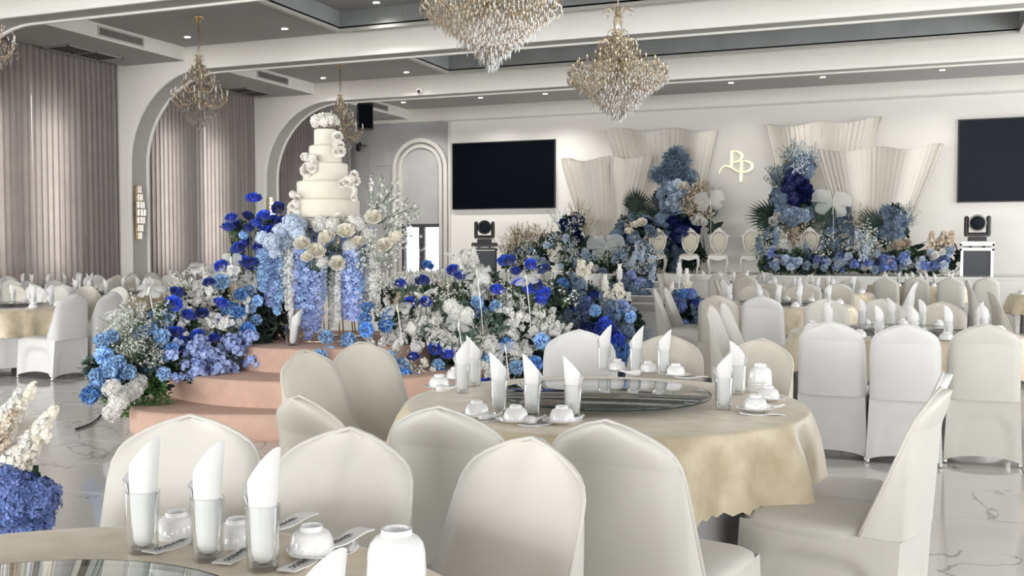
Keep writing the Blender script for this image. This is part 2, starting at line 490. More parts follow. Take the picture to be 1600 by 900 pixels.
# ceiling: flat bays with a sunken coffer in each, side soffits along both walls
CX0, CX1, CUP = -10.4, 1.95, 0.34
def ceiling():
    c = MB(); cof = MB(); lip = MB(); side = MB()
    ys = [FRONT_Y] + FRAMES
    bays = [(FRONT_Y, FRAMES[0])] + [(FRAMES[i] + FT, FRAMES[i+1]) for i in range(len(FRAMES)-1)] + [(FRAMES[-1] + FT, YB)]
    for k, (a, b) in enumerate(bays):
        last = k == len(bays) - 1 or k == 0
        if last:
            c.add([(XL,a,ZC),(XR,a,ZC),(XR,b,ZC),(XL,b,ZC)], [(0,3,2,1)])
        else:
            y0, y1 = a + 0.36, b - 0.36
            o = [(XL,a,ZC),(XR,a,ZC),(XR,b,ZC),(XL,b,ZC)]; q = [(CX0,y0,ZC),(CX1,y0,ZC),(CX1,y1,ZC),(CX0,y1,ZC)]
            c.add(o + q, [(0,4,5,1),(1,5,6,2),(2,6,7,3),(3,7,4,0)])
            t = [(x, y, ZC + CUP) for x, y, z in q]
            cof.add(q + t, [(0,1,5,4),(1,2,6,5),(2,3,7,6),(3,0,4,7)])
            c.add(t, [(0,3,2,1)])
            w = 0.09
            for (x0, x1, ya, yb) in ((CX0-w, CX1+w, y0-w, y0), (CX0-w, CX1+w, y1, y1+w), (CX0-w, CX0, y0, y1), (CX1, CX1+w, y0, y1)):
                lip.box(x0, x1, ya, yb, ZC - 0.06, ZC + 0.03)
        for sx, x0, x1, xw in ((-1, -16.08, -14.42, XL), (1, 6.22, 7.9, XR)):
            zs = 5.46
            if sx < 0:
                c.add([(x0,a,zs),(x1,a,zs),(x1,b,zs),(x0,b,zs)], [(0,3,2,1)])
                side.add([(x1,a,zs),(x1,b,zs),(x1,b,ZC),(x1,a,ZC)], [(0,1,2,3)])
                side.add([(x0,a,zs),(x0,b,zs),(x0,b,ZC),(x0,a,ZC)], [(3,2,1,0)])
            else:
                c.add([(x0,a,zs),(x1,a,zs),(x1,b,zs),(x0,b,zs)], [(0,3,2,1)])
                side.add([(x0,a,zs),(x0,b,zs),(x0,b,ZC),(x0,a,ZC)], [(3,2,1,0)])
                side.add([(x1,a,zs),(x1,b,zs),(x1,b,ZC),(x1,a,ZC)], [(0,1,2,3)])
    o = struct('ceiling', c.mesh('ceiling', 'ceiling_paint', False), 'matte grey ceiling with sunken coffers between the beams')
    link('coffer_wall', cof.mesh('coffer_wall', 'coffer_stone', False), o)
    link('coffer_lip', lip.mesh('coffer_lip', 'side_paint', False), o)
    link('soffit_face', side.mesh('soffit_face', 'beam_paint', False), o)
    struct('roof_slab', MB().box(XL-0.3, XR+0.3, FRONT_Y-0.3, YB+0.5, ZC+0.5, ZC+0.7).mesh('roof_slab', 'ceiling_paint', False), 'concrete roof slab above the ceiling')
    # joints of the stone panels inside the coffers
    jm = MB().box(-0.008, 0.008, -0.004, 0.0, ZC + 0.02, ZC + CUP).mesh('coffer_joint', 'ceiling_paint', False)
    for k, (a, b) in enumerate(bays[1:-1]):
        for i in range(1, 9):
            link('coffer_joint', jm, o, (CX0 + i * (CX1 - CX0) / 9, b - 0.36, 0))
ceiling()

# left wall with tall windows behind the curtains, plus added fill-light openings out of view
def wall_with_holes(name, horiz, a0, a1, pos, thick, holes, z0, z1, ztop, m, label):
    """wall along x (horiz) or y with rectangular openings: holes = [(centre, width)]"""
    mb = MB()
    def bx(u0, u1, za, zb):
        if horiz: mb.box(u0, u1, pos, pos + thick, za, zb)
        else: mb.box(pos, pos + thick, u0, u1, za, zb)
    hs = sorted(holes); u = a0
    for c, w in hs:
        bx(u, c - w/2, 0, ztop); bx(c - w/2, c + w/2, 0, z0); bx(c - w/2, c + w/2, z1, ztop); u = c + w/2
    bx(u, a1, 0, ztop)
    return struct(name, mb.mesh(name, m, False), label)
wall_with_holes('wall_left', False, FRONT_Y, YB, XL - 0.25, 0.25, [(y, 0.8) for y in CURTAIN_WINDOWS] + [(y, 3.0) for y in LEFT_FILL_OPENINGS], 0.6, 4.6, ZC + 0.6, 'side_paint', 'side wall behind the grey curtains')
wall_with_holes('wall_right', False, FRONT_Y, YB, XR, 0.25, [(y + 1.6, 3.0) for y in RIGHT_FILL_OPENINGS], 0.45, 4.65, ZC + 0.6, 'wall_paint', 'pale side wall with tall windows, out of view')
wf = wall_with_holes('wall_front', True, XL, XR, FRONT_Y - 0.2, 0.2, WINDOWS, 0.3, 4.8, ZC + 0.6, 'wall_paint', 'wall of tall windows behind the viewer')
for n, (wx, ww) in enumerate(WINDOWS):
    mb = MB()
    for u in (-ww/2, -ww/6, ww/6, ww/2): mb.box(wx+u-0.04, wx+u+0.04, FRONT_Y-0.1, FRONT_Y-0.02, 0.3, 4.8)
    for z in (0.3, 3.4, 4.8): mb.box(wx-ww/2, wx+ww/2, FRONT_Y-0.1, FRONT_Y-0.02, z-0.04, z+0.04)
    struct('window_%d' % (n+1), mb.mesh('window_frame', 'door_frame', False), 'tall daylight window behind the viewer')

# back wall: pale stage panel to the right, grey stone part with a round-headed niche and a glazed door to the left
P0 = PY(705, 300, YB).x          # where the pale panel starts
NI0, NI1 = PY(617, 300, YB).x, PY(700, 300, YB).x
NCX = (NI0 + NI1) / 2; NR = (NI1 - NI0) / 2
DOOR0, DOOR1 = PY(629, 400, YB).x, PY(691, 400, YB).x
DOOR_Z = PY(660, 350, YB).z
NTOP = PY(660, 217, YB).z
wb = MB()
wb.box(XL, DOOR0, YB, YB + 0.3, 0, ZC + 0.6); wb.box(DOOR1, XR, YB, YB + 0.3, 0, ZC + 0.6)
wb.box(DOOR0, DOOR1, YB, YB + 0.3, DOOR_Z, ZC + 0.6)
wall_back = struct('wall_back', wb.mesh('wall_back', 'wall_stone', False), 'grey stone back wall beside the stage')
link('stage_panel', MB().box(P0, XR, YB - 0.08, YB, 0, 5.34).mesh('stage_panel', 'wall_paint', False), wall_back)
link('frieze', MB().box(XL, XR, YB - 0.11, YB + 0.02, 5.36, ZC + 0.02).mesh('frieze', 'beam_paint', False), wall_back)
link('frieze_trim', MB().box(P0 - 0.2, XR, YB - 0.14, YB, 5.31, 5.36).mesh('frieze_trim', 'side_paint', False), wall_back)
link('panel_edge', MB().box(P0 - 0.05, P0 + 0.03, YB - 0.11, YB, 0, 5.33).mesh('panel_edge', 'side_paint', False), wall_back)
# stone slabs of the grey part, each proud of the joint
slab_cols = [XL + 0.75, -15.1, -13.9, P0 - 0.06]
slab_rows = [0.0, 1.35, 2.7, 4.05, 5.34]
for i in range(len(slab_cols) - 1):
    for j in range(len(slab_rows) - 1):
        x0, x1, z0, z1 = slab_cols[i] + .006, slab_cols[i+1] - .006, slab_rows[j] + .006, slab_rows[j+1] - .006
        if x1 > NI0 - 0.05 and z0 < NTOP:
            x1 = min(x1, NI0 - 0.07)
            if x1 - x0 < 0.15: continue
        link('stone_slab', MB().box(x0, x1, YB - 0.03, YB, z0, z1).mesh('stone_slab', 'wall_stone', False), wall_back)
# niche moulding
def arch_band(r0, r1, y0, y1):
    zc = NTOP - NR; pts = []
    for i in range(-1, 22):
        if i == -1: pts.append((-1, 0, None)); continue
        pts.append((math.cos(PI - PI * min(i, 20) / 20), math.sin(PI - PI * min(i, 20) / 20), 1))
    rows = []
    def row(cx, sz, z):
        return [(NCX + cx * r0, y1, z if sz is None else zc + sz * r0), (NCX + cx * r0, y0, z if sz is None else zc + sz * r0),
                (NCX + cx * r1, y0, z if sz is None else zc + sz * r1), (NCX + cx * r1, y1, z if sz is None else zc + sz * r1)]
    rows.append(row(-1, None, 0.0))
    for i in range(21):
        a = PI - PI * i / 20; rows.append(row(math.cos(a), math.sin(a), 0))
    rows.append(row(1, None, 0.0))
    return MB().grid(rows, 0, True)
link('niche_moulding', arch_band(NR - 0.10, NR + 0.02, YB - 0.12, YB).mesh('niche_moulding', 'side_paint', False), wall_back)
link('niche_moulding', arch_band(NR - 0.27, NR - 0.17, YB - 0.07, YB).mesh('niche_moulding', 'side_paint', False), wall_back)
# glazed double door
dm = MB(); w = 0.09
dm.box(DOOR0, DOOR0 + w, YB - 0.06, YB + 0.1, 0, DOOR_Z); dm.box(DOOR1 - w, DOOR1, YB - 0.06, YB + 0.1, 0, DOOR_Z)
dm.box(DOOR0, DOOR1, YB - 0.06, YB + 0.1, DOOR_Z - 0.1, DOOR_Z)
dcx = (DOOR0 + DOOR1) / 2
dm.box(dcx - 0.09, dcx + 0.09, YB - 0.05, YB + 0.06, 0, DOOR_Z - 0.1); dm.box(DOOR0, DOOR1, YB - 0.05, YB + 0.06, 0, 0.2)
door = struct('door_1', dm.mesh('door_frame', 'door_frame', False), 'dark framed glazed double door with daylight behind')
for x0, x1 in ((DOOR0 + w, dcx - 0.09), (dcx + 0.09, DOOR1 - w)):
    link('pane', MB().box(x0, x1, YB + 0.0, YB + 0.015, 0.2, DOOR_Z - 0.1).mesh('pane', 'pane', False), door)
link('handle', MB().tube([(dcx - 0.05, YB - 0.09, 0.9), (dcx - 0.05, YB - 0.09, 1.5)], 0.015).mesh('handle', 'aluminium'), door)

# stage with its steps
SX0, SY0, SZ = P0 + 0.05, 24.5, 0.83
sm = MB().box(SX0, XR, SY0, YB, 0, SZ - 0.05)
stage = struct('floor_stage', sm.mesh('stage', 'stage_paint', False), 'raised pale stage along the back wall')
link('stage_top', MB().box(SX0 - 0.04, XR, SY0 - 0.06, YB, SZ - 0.05, SZ).mesh('stage_top', 'stage_paint', False), stage)
link('stage_plinth', MB().box(SX0 - 0.02, XR, SY0 - 0.03, SY0 + 0.1, 0, 0.10).mesh('stage_plinth', 'side_paint', False), stage)
st0, st1 = PY(978, 470, 23.4).x, PY(1068, 470, 23.4).x
for k in range(4):
    z = SZ - 0.19 - k * 0.16
    link('stair_step', MB().box(st0, st1, SY0 - 0.06 - 0.34 * (k + 1), SY0 - 0.06 - 0.34 * k, 0, z).mesh('stair_step', 'stair_paint', False), stage)
    link('stair_nosing', MB().box(st0, st1, SY0 - 0.08 - 0.34 * (k + 1), SY0 - 0.06 - 0.34 * k, z, z + 0.03).mesh('stair_nosing', 'stage_paint', False), stage)

# ------------------------------------------------------------------ curtains, one per panel
def curtain(y0, y1, label, seed):
    rnd = random.Random(seed); n = max(3, round((y1 - y0) / 0.145)); rows_z = [0.03, 1.2, 2.6, 4.0, 5.2, 5.62]
    ph = [rnd.uniform(-0.35, 0.35) for _ in range(n + 2)]; am = [rnd.uniform(0.75, 1.25) for _ in range(n + 2)]
    rows = []
    for z in rows_z:
        row = []
        k = 8
        for i in range(n * k + 1):
            t = i / k; j = int(t)
            s = math.sin(2*PI*t + ph[j] * (1 - z / 6) )
            amp = 0.062 * am[j] * (0.75 + 0.25 * (1 - z / 5.6))
            y = y0 + (y1 - y0) * (t / n) + 0.022 * math.sin(4*PI*t) + 0.02 * ph[j] * (5.6 - z) / 5.6
            row.append((-16.27 + amp * s, y, z))
        rows.append(row)
    o = link('curtain', MB().grid(rows).mesh('curtain', 'curtain_cloth'))
    return tag(o, label, 'curtain', 'floor-length grey curtains along the side wall')
def curtain_rod(y0, y1):
    pass
curtain(8.2, 12.6, 'grey floor-length curtain at the frame edge before the first pillar', 1)
curtain(13.15, 15.25, 'pleated grey curtain left of the bright slit near the frame edge', 2)
curtain(15.262, 17.6, 'pleated grey curtain between the bright slit and the first pillar', 3)
curtain(18.15, 20.55, 'pleated grey curtain seen through the middle arch, left half', 4)
curtain(20.562, 22.6, 'pleated grey curtain seen through the middle arch, right half', 5)
curtain(23.15, 25.6, 'pleated grey curtain behind the cake inside the far arch', 6)
curtain(25.61, 27.6, 'last grey curtain beside the grey back wall corner', 7)

# ------------------------------------------------------------------ air grilles
def grille_wall(c0, c1, x, label):
    a, b = PX(c0[0], c0[1], x), PX(c1[0], c1[1], x)
    y0, y1 = min(a.y, b.y), max(a.y, b.y); z0, z1 = 5.505, 5.70
    t = thing('air_grille', label, 'air vent', (x, (y0+y1)/2, z0), 0, 'air grilles in the soffit face')
    h = (y1 - y0) / 2; hz = z1 - z0; f = 0.03
    mb = MB(); mb.box(-0.005, 0.02, -h, h, 0, f); mb.box(-0.005, 0.02, -h, h, hz-f, hz); mb.box(-0.005, 0.02, -h, -h+f, f, hz-f); mb.box(-0.005, 0.02, h-f, h, f, hz-f)
    link('frame', mb.mesh('grille_frame', 'side_paint', False), t)
    link('backing', MB().box(-0.004, 0.002, -h+f, h-f, f, hz-f).mesh('grille_backing', 'grille_dark', False), t)
    n = 26; sl = MB().box(0.002, 0.014, -0.012, 0.012, f, hz-f).mesh('slat', 'grille_metal', False)
    for i in range(n): link('slat', sl, t, (0, -h + f + (i + 0.5) * (2*h - 2*f) / n, 0), (0, 0, 0.5))
grille_wall((152, 50), (224, 70), -14.42, 'long slatted air grille above the nearest curtains')
grille_wall((401, 120), (450, 130), -14.42, 'slatted air grille above the middle arch curtains')
grille_wall((574, 165), (606, 172), -14.42, 'small slatted air grille by the black hanging speaker')
def ceiling_vent(px, py, w, l, label):
    p = PZ(px, py, 5.45)
    t = thing('ceiling_vent', label, 'air vent', (p.x, p.y, 5.44), 0, 'square vents in the soffit')
    mb = MB(); f = 0.04
    mb.box(-w, w, -l, -l+f, 0, 0.02); mb.box(-w, w, l-f, l, 0, 0.02); mb.box(-w, -w+f, -l, l, 0, 0.02); mb.box(w-f, w, -l, l, 0, 0.02); mb.box(-w, w, -f/2, f/2, 0, 0.02)
    link('frame', mb.mesh('vent_frame', 'ceiling_paint', False), t)
    sl = MB().box(-w+f, w-f, -0.02, 0.0, 0.004, 0.016).mesh('slat', 'grille_dark', False)
    n = 16
    for i in range(n): link('slat', sl, t, (0, -l + f + (i + 0.7) * (2*l - 2*f) / n, 0))
ceiling_vent(130, 83, 0.34, 0.75, 'flat ceiling vent in the dark soffit above the nearest curtains')
ceiling_vent(388, 144, 0.34, 0.6, 'flat ceiling vent in the soffit above the middle curtains')

# ------------------------------------------------------------------ recessed downlights
DL_RING = sharp(MB().lathe([(0.075, 0.0), (0.082, -0.012), (0.066, -0.014), (0.060, 0.0)], 20, cap0=False, cap1=False).mesh('trim_ring', 'trim_paint'))
DL_BULB = MB().ball((0, 0, -0.004), 0.022, 8, 5).mesh('lamp_bulb', 'lamp_glow')
for px, py, lab in ((293, 57, 'small bright downlight left of the nearest small chandelier'), (445, 44, 'small downlight in the grey ceiling before the sunken coffer'),
                    (588, 3, 'downlight inside the coffer at the top edge'), (505, 121, 'small downlight beside the far small chandelier rod'),
                    (635, 112, 'downlight between the far small chandelier and the coffer'), (650, 165, 'downlight over the grey wall beside the security camera'),
                    (765, 157, 'downlight above the wall screen beside the large chandelier tip'), (866, 152, 'downlight left of the hanging large chandelier near the stage'),
                    (1147, 133, 'downlight right of the large chandelier over the stage'), (1288, 125, 'downlight above the pair of stage drapes'),
                    (1471, 114, 'downlight over the stage near the right wall screen')):
    z = ZC + (CUP if py == 3 else 0)
    p = PZ(px, py, z)
    if p.y > YB - 1.2: p.y = YB - 1.6
    t = thing('downlight', lab, 'ceiling light', (p.x, p.y, z), 0, 'recessed ceiling downlights')
    link('trim_ring', DL_RING, t)
    ld = bpy.data.lights.new('downlight_lamp', 'SPOT'); ld.energy = (260 if px < 900 else 70) if p.y > 23.2 else 30; ld.spot_size = 2.4; ld.spot_blend = 0.8; ld.shadow_soft_size = 0.06; ld.color = (1.0, 0.96, 0.9)
    lo = link('downlight_lamp', ld, t, (0, 0, -0.05))
    for k in (-1, 0, 1): link('lamp_bulb', DL_BULB, t, (k * 0.045, 0, -0.006))
# ================================================================== covered banquet chairs (front is +y, floor at z = 0)
HW = [(0.0, .238), (.1, .232), (.25, .226), (.45, .22), (.60, .218), (.74, .216), (.80, .213), (.84, .205), (.87, .188), (.89, .165), (.91, .128), (.93, .082), (.942, .046), (.95, .0)]
def hw(z):
    for (a, wa), (b, wb_) in zip(HW, HW[1:]):
        if z <= b: return wa + (wb_ - wa) * (z - a) / (b - a)
    return 0.0
def lean(z):      # y of the middle of the backrest slab
    t = max(0, (z - .44) / .51); return -.215 - .215 * t ** 0.95
def chair_meshes(fab):
    # backrest: closed padded slab with a soft rim
    zs = [.42, .48, .55, .62, .69, .75, .80, .84, .865, .885, .905, .92, .932, .941, .947]
    nc = 9; rows = []
    for z in zs:
        w = hw(z); y = lean(z); th = .034 * (1 - .35 * max(0, (z - .5) / .45))
        ring = []
        for i in range(nc):                       # front face, left to right
            u = -1 + 2 * i / (nc - 1)
            ring.append((w * u, y + th * (1 - abs(u) ** 4 * .75) - .03 * (1 - u * u), z))
        for i in range(nc):                       # back face
            u = 1 - 2 * i / (nc - 1)
            ring.append((w * u, y - th * (1 - abs(u) ** 4 * .75) - .018 * (1 - u * u), z))
        rows.append(ring)
    mb = MB().grid(rows, 0, True)
    top = rows[-1]; k = len(mb.v) - len(top)
    yc = lean(.951)
    mb.add([(0, yc - .02, .952)], []); c = len(mb.v) - 1
    for i in range(len(top)): mb.f.append((k + i, k + (i + 1) % len(top), c)); mb.mi.append(0)
    back = mb.mesh('backrest', fab)
    # rim piping along the front edge
    pts = []
    zz = [.44, .5, .6, .7, .78, .83, .86, .88, .9, .92, .935, .945]
    for z in zz: pts.append((-hw(z), lean(z), z))
    pts.append((0, lean(.951), .953))
    for z in reversed(zz): pts.append((hw(z), lean(z), z))
    pipe = MB().tube(pts, .007, 5).mesh('piping', fab)
    # seat cushion
    rows = []
    for z, g in ((.405, 0.0), (.43, .006), (.448, .002), (.462, -.02), (.468, -.06), (.47, -.14)):
        ring = []
        n = 28
        for i in range(n):
            a = 2 * PI * i / n; e = 0.28
            cx = math.copysign(abs(math.cos(a)) ** e, math.cos(a)); cy = math.copysign(abs(math.sin(a)) ** e, math.sin(a))
            ring.append(((.222 + g) * cx, .0 + (.225 + g) * cy - .005 * 0, z + (.012 * cy * 0)))
        rows.append(ring)
    mb = MB().grid(rows, 0, True); n = 28
    mb.f.append(tuple(len(mb.v) - n + i for i in range(n))); mb.mi.append(0)
    seat = mb.mesh('seat', fab)
    # stretch skirt: four panels drawn tight over the legs, arched at the hem
    foot = [(.235, .245), (-.235, .245), (-.24, -.33), (.24, -.33)]      # at the floor
    topc = [(.222, .222), (-.222, .222), (-.2215, -.357), (.2215, -.357)]   # under the seat
    mb = MB(); nr, ncol = 14, 20
    for k in range(4):
        a0, a1 = foot[k], foot[(k + 1) % 4]; b0, b1 = topc[k], topc[(k + 1) % 4]
        nx, ny = (a1[1] - a0[1]), -(a1[0] - a0[0]); L = math.hypot(nx, ny); nx, ny = -nx / L, -ny / L
        mx, my = (a0[0] + a1[0]) / 2, (a0[1] + a1[1]) / 2
        if nx * mx + ny * my < 0: nx, ny = -nx, -ny           # outward
        rear = k == 2
        rows = []
        for i in range(nr + 1):
            row = []
            for j in range(ncol + 1):
                u = j / ncol; v = i / nr
                hem = .012 + (.05 if rear else .075) * max(0, math.sin(PI * u)) ** .45
                z = hem + (.44 - hem) * v
                x = (a0[0] * (1-u) + a1[0] * u) * (1 - z/.44) + (b0[0] * (1-u) + b1[0] * u) * (z/.44)
                y = (a0[1] * (1-u) + a1[1] * u) * (1 - z/.44) + (b0[1] * (1-u) + b1[1] * u) * (z/.44)
                q = 1 - (max(0, abs(2*u - 1) - .30) / .46) ** 2 - (max(0, v - .35) / .42) ** 2
                q = min(1, max(0, q) * 2.2); ins = (.010 if rear else .042) * q * q * (3 - 2 * q)
                row.append((x - nx * ins, y - ny * ins, z))
            rows.append(row)
        mb.grid(rows)
    skirt = mb.mesh('skirt', fab)
    # back cover: one tight sheet from the shoulders down to the rear feet, closed at the sides against the backrest
    rows = []
    for i in range(11):
        z = .44 + (.835 - .44) * i / 10
        w = hw(z); yl = lean(z)
        row = [(-w, yl + .004, z)]
        for j in range(9):
            u = -1 + 2 * j / 8
            zt = .80; th = .034 * (1 - .35 * (zt - .5) / .45)
            end = lean(zt) - th * (1 - abs(u) ** 4 * .75) - .018 * (1 - u * u) - .001
            line = -.335 - .004 * (1 - u * u) + (end + .335) * min(1, z / zt)
            slab = yl - .034 * (1 - .35 * max(0, (z - .5) / .45)) * (1 - abs(u) ** 4 * .75) - .018 * (1 - u * u) - .001
            row.append((w * u * .998, min(line, slab) if z <= zt else slab + .004, z))
        row.append((w, yl + .004, z))
        rows.append(row)
    sheet = MB().grid(rows).mesh('back_cover', fab)
    seam = MB().tube([(-.222, -.360, .444), (-.12, -.378, .444), (0, -.384, .444), (.12, -.378, .444), (.222, -.360, .444)], .0035, 4).mesh('seam', fab)
    # dark leg tips
    tip = MB().lathe([(.014, 0), (.014, .03)], 8).mesh('leg', 'aluminium')
    return [('seat', seat), ('backrest', back), ('piping', pipe), ('skirt', skirt), ('back_cover', sheet), ('seam', seam), ('leg', tip)]
def fix_chair_parts(parts): return parts
CHAIR = {f: chair_meshes(f) for f in ('fabric_white', 'fabric_cream', 'fabric_ivory')}
crnd = random.Random(21)
CHAIRS = []
def chair(x, y, ang, tkey, tdesc, fab=None, far=False):
    """ang: direction the sitter looks, radians from +x"""
    fab = fab or crnd.choice(['fabric_white', 'fabric_cream', 'fabric_ivory', 'fabric_ivory'])
    t = thing('banquet_chair', '', 'chair', (x, y, 0), ang - PI / 2, 'covered chairs around the banquet tables')
    word = {'fabric_white': 'white', 'fabric_cream': 'cream', 'fabric_ivory': 'ivory'}[fab]
    for nm, me in CHAIR[fab]:
        if nm == 'leg':
            for fx, fy in ((.225, .232), (-.225, .232), (-.228, -.312), (.228, -.312)): link('leg', me, t, (fx, fy, 0))
        else:
            if far and nm in ('seam',): continue
            link(nm, me, t)
    CHAIRS.append(t)
    in_series(('chair', tkey), t, 'pale stretch-covered banquet chair, {ord}, at ' + tdesc, .9)
    return t

# ================================================================== round tables
TR = 0.88
def cloth_mesh(seed):
    rnd = random.Random(seed); n = 180; rows = []
    ph = [rnd.uniform(0, 2*PI) for _ in range(4)]
    for r in (.02, .3, .6, TR - .03):
        rows.append([(r*math.cos(2*PI*i/n), r*math.sin(2*PI*i/n), .762) for i in range(n)])
    def fold(a, t):
        f = (.5 + .5*math.sin(a*11 + ph[0] + .6*math.sin(a*2 + ph[1]))) ** 2 + .5*(.5 + .5*math.sin(a*19 + ph[2])) ** 2
        return t * (.085 * f - .02)
    for dr, dz, t in ((.0, -.002, 0), (.012, -.012, 0), (.016, -.05, .25), (.018, -.12, .6), (.02, -.2, .85), (.022, -.28, 1.0), (.023, -.306, 1.05)):
        row = []
        for i in range(n):
            a = 2*PI*i/n; hem = 0
            z = .762 + dz
            if dz < -.3: z = .762 - .292 - .016 * abs(math.sin(a * 45))
            r = TR + dr + fold(a, t)
            row.append((r*math.cos(a), r*math.sin(a), z))
        rows.append(row)
    mb = MB(); mb.grid(rows, 0, True); mb.f.append(tuple(range(n-1, -1, -1))); mb.mi.append(0)
    return mb.mesh('tablecloth', 'satin')
CLOTH = [cloth_mesh(s) for s in (3, 4)]
def skirt_mesh():
    n = 120; rows = []
    for z, k in ((.10, 1.0), (.35, .6), (.70, .15)):
        rows.append([((TR - .15 + .025*k*math.sin(14*2*PI*i/n) * (1 + .4*math.sin(3*2*PI*i/n)))*math.cos(2*PI*i/n),
                      (TR - .15 + .025*k*math.sin(14*2*PI*i/n) * (1 + .4*math.sin(3*2*PI*i/n)))*math.sin(2*PI*i/n), z) for i in range(n)])
    return MB().grid(rows, 0, True).mesh('table_skirt', 'skirt_cloth')
SKIRT = skirt_mesh()
TOPM = sharp(MB().lathe([(TR - .03, .715), (TR - .02, .72), (TR - .02, .752), (TR - .03, .757)], 48).mesh('tabletop', 'white_wood'))
LEGM = MB().box(-.02, .02, -.02, .02, 0, .72).mesh('leg', 'black_paint', False)
GR = 0.475
GLASS_T = sharp(MB().lathe([(GR - .006, 0), (GR, .003), (GR, .009), (GR - .006, .012)], 72).mesh('glass_disc', 'turntable_glass'))
GLASS_RIM = MB().lathe([(GR + .0005, 0), (GR + .002, .002), (GR + .002, .009), (GR + .0005, .011)], 72, cap0=False, cap1=False).mesh('rim', 'glass_edge')
GLASS_B = sharp(MB().lathe([(.15, 0), (.15, .02), (.12, .028)], 32).mesh('turntable_base', 'grille_metal'))
TABLES = {}
def table(key, x, y, label, tdesc, variant=0):
    t = thing('round_table', label, 'table', (x, y, 0), 0, 'round banquet tables')
    link('tabletop', TOPM, t)
    for a in range(4): link('leg', LEGM, t, (.6*math.cos(a*PI/2 + .6), .6*math.sin(a*PI/2 + .6), 0))
    link('skirt', SKIRT, t, rot=(0, 0, variant))
    c = link('tablecloth', CLOTH[variant % 2], None, (x, y, 0), (0, 0, variant * .7))
    tag(c, 'cream satin cloth with scalloped hem draped over ' + tdesc, 'tablecloth', 'cream satin tablecloths')
    g = thing('glass_turntable', 'round grey-green glass turntable on ' + tdesc, 'turntable', (x, y, .763), 0, 'glass turntables')
    link('turntable_base', GLASS_B, g); link('glass_disc', GLASS_T, g, (0, 0, .028)); link('rim', GLASS_RIM, g, (0, 0, .028), material='glass_edge_pale' if key == 'near' else None)
    TABLES[key] = (x, y, tdesc)

# ------------------------------------------------------------------ tableware
TW_GLASS = sharp(MB().lathe([(.0005, .012), (.029, .012), (.030, .016), (.0345, .136), (.0362, .1375), (.0375, .136), (.034, .03), (.0325, .003), (.0315, 0), (.0005, 0.0)], 24, cap0=False, cap1=False).mesh('tumbler', 'glass'))
def napkin_mesh(seed, side):
    """cloth rolled flat and stood in a tumbler; its pointed corner rises on one side (local +x or -x), the front is local -y"""
    rnd = random.Random(seed); n = 22; rows = []
    tip = rnd.uniform(.066, .084)
    for k, (z, r) in enumerate(((0.0, .010), (.006, .018), (.016, .022), (.05, .0255), (.10, .029), (.135, .0305), (.16, .031))):
        row = []
        for i in range(n + 1):
            a = -PI/2 + 2*PI*i/n; c, s_ = math.cos(a), math.sin(a)
            rr = r + .0012*math.sin(5*a + seed) * (k > 1); x, y = rr*c, rr*.78*s_
            zz = z
            if k >= 5:
                f = (k - 4) / 2
                zz += f * (tip * (.5 + .5*c*side) ** 1.15 - .016 * s_ + .004)
                x += f * side * .010 * (.5 + .5*c*side) ** 2
            row.append((x, y, zz))
        rows.append(row)
    mb = MB().grid(rows)
    # turned-back corner beside the roll
    e = -side
    mb.add([(e*.024, -.012, .105), (e*.044, -.006, .150), (e*.030, .006, .172), (e*.018, .014, .12), (e*.03, -.014, .14)], [(0, 4, 1), (0, 1, 2, 3)])
    return mb.mesh('napkin', 'napkin_cloth')
NAPKINS = [napkin_mesh(q, 1) for q in range(3)] + [napkin_mesh(q, -1) for q in range(3, 6)]
def bowl_prof(r=.05, h=.052):
    return [(r, 0), (r * 1.0, .003), (r*.985, h*.25), (r*.93, h*.55), (r*.80, h*.82), (r*.62, h*.94), (r*.50, h*.96), (r*.50, h*1.16), (r*.44, h*1.16), (r*.43, h*.99), (.0005, h*.98)]
BOWL = sharp(MB().lathe(bowl_prof(), 28, cap0=False, cap1=False).mesh('bowl', 'porcelain'), 35)
TALLB = sharp(MB().lathe([(.056, 0), (.0575, .003), (.0565, .012), (.056, .02), (.0545, .045), (.05, .062), (.04, .074), (.03, .079), (.029, .09), (.024, .09), (.023, .079), (.0005, .077)], 28, cap0=False, cap1=False).mesh('stacking_bowl', 'porcelain'), 35)
SAUCER = sharp(MB().lathe([(.0005, .002), (.04, .002), (.044, 0), (.05, .004), (.078, .013), (.080, .0145), (.078, .016), (.05, .008), (.0005, .006)], 36, cap0=False, cap1=False).mesh('saucer', 'porcelain'))
SPOON = MB().tube([(-.06, 0, .012), (-.03, 0, .010), (0, 0, .008), (.03, 0, .012), (.06, 0, .02)], [.018, .022, .012, .007, .006], 8).mesh('spoon', 'porcelain')
def sleeve_mesh():
    mb = MB(); n = 6; L = .18; w = .022
    rows = []
    for i in range(n + 1):
        u = -L/2 + L*i/n; z = .003 + .003*math.sin(i*1.3)
        rows.append([(u, -w, z - .002), (u, w, z - .002), (u, w, z + .0015), (u, -w, z + .0015)])
    mb.grid(rows, 0, True); mb.f.append((0, 1, 2, 3)); mb.f.append((n*4+3, n*4+2, n*4+1, n*4)); mb.mi += [0, 0]
    return mb.mesh('chopstick_sleeve', 'paper', False)
SLEEVE = sleeve_mesh()
def text_mesh(body, size, matname):
    cu = bpy.data.curves.new('txt', 'FONT'); cu.body = body; cu.size = size; cu.align_x = 'CENTER'; cu.align_y = 'CENTER'; cu.extrude = .0003
    o = bpy.data.objects.new('txt', cu); COL.objects.link(o)
    dg = bpy.context.evaluated_depsgraph_get(); me = bpy.data.meshes.new_from_object(o.evaluated_get(dg))
    bpy.data.objects.remove(o); bpy.data.curves.remove(cu)
    me.materials.clear(); me.materials.append(M[matname]); return me
WORD = text_mesh('BAMBOO', .021, 'ink')
LINES = MB()
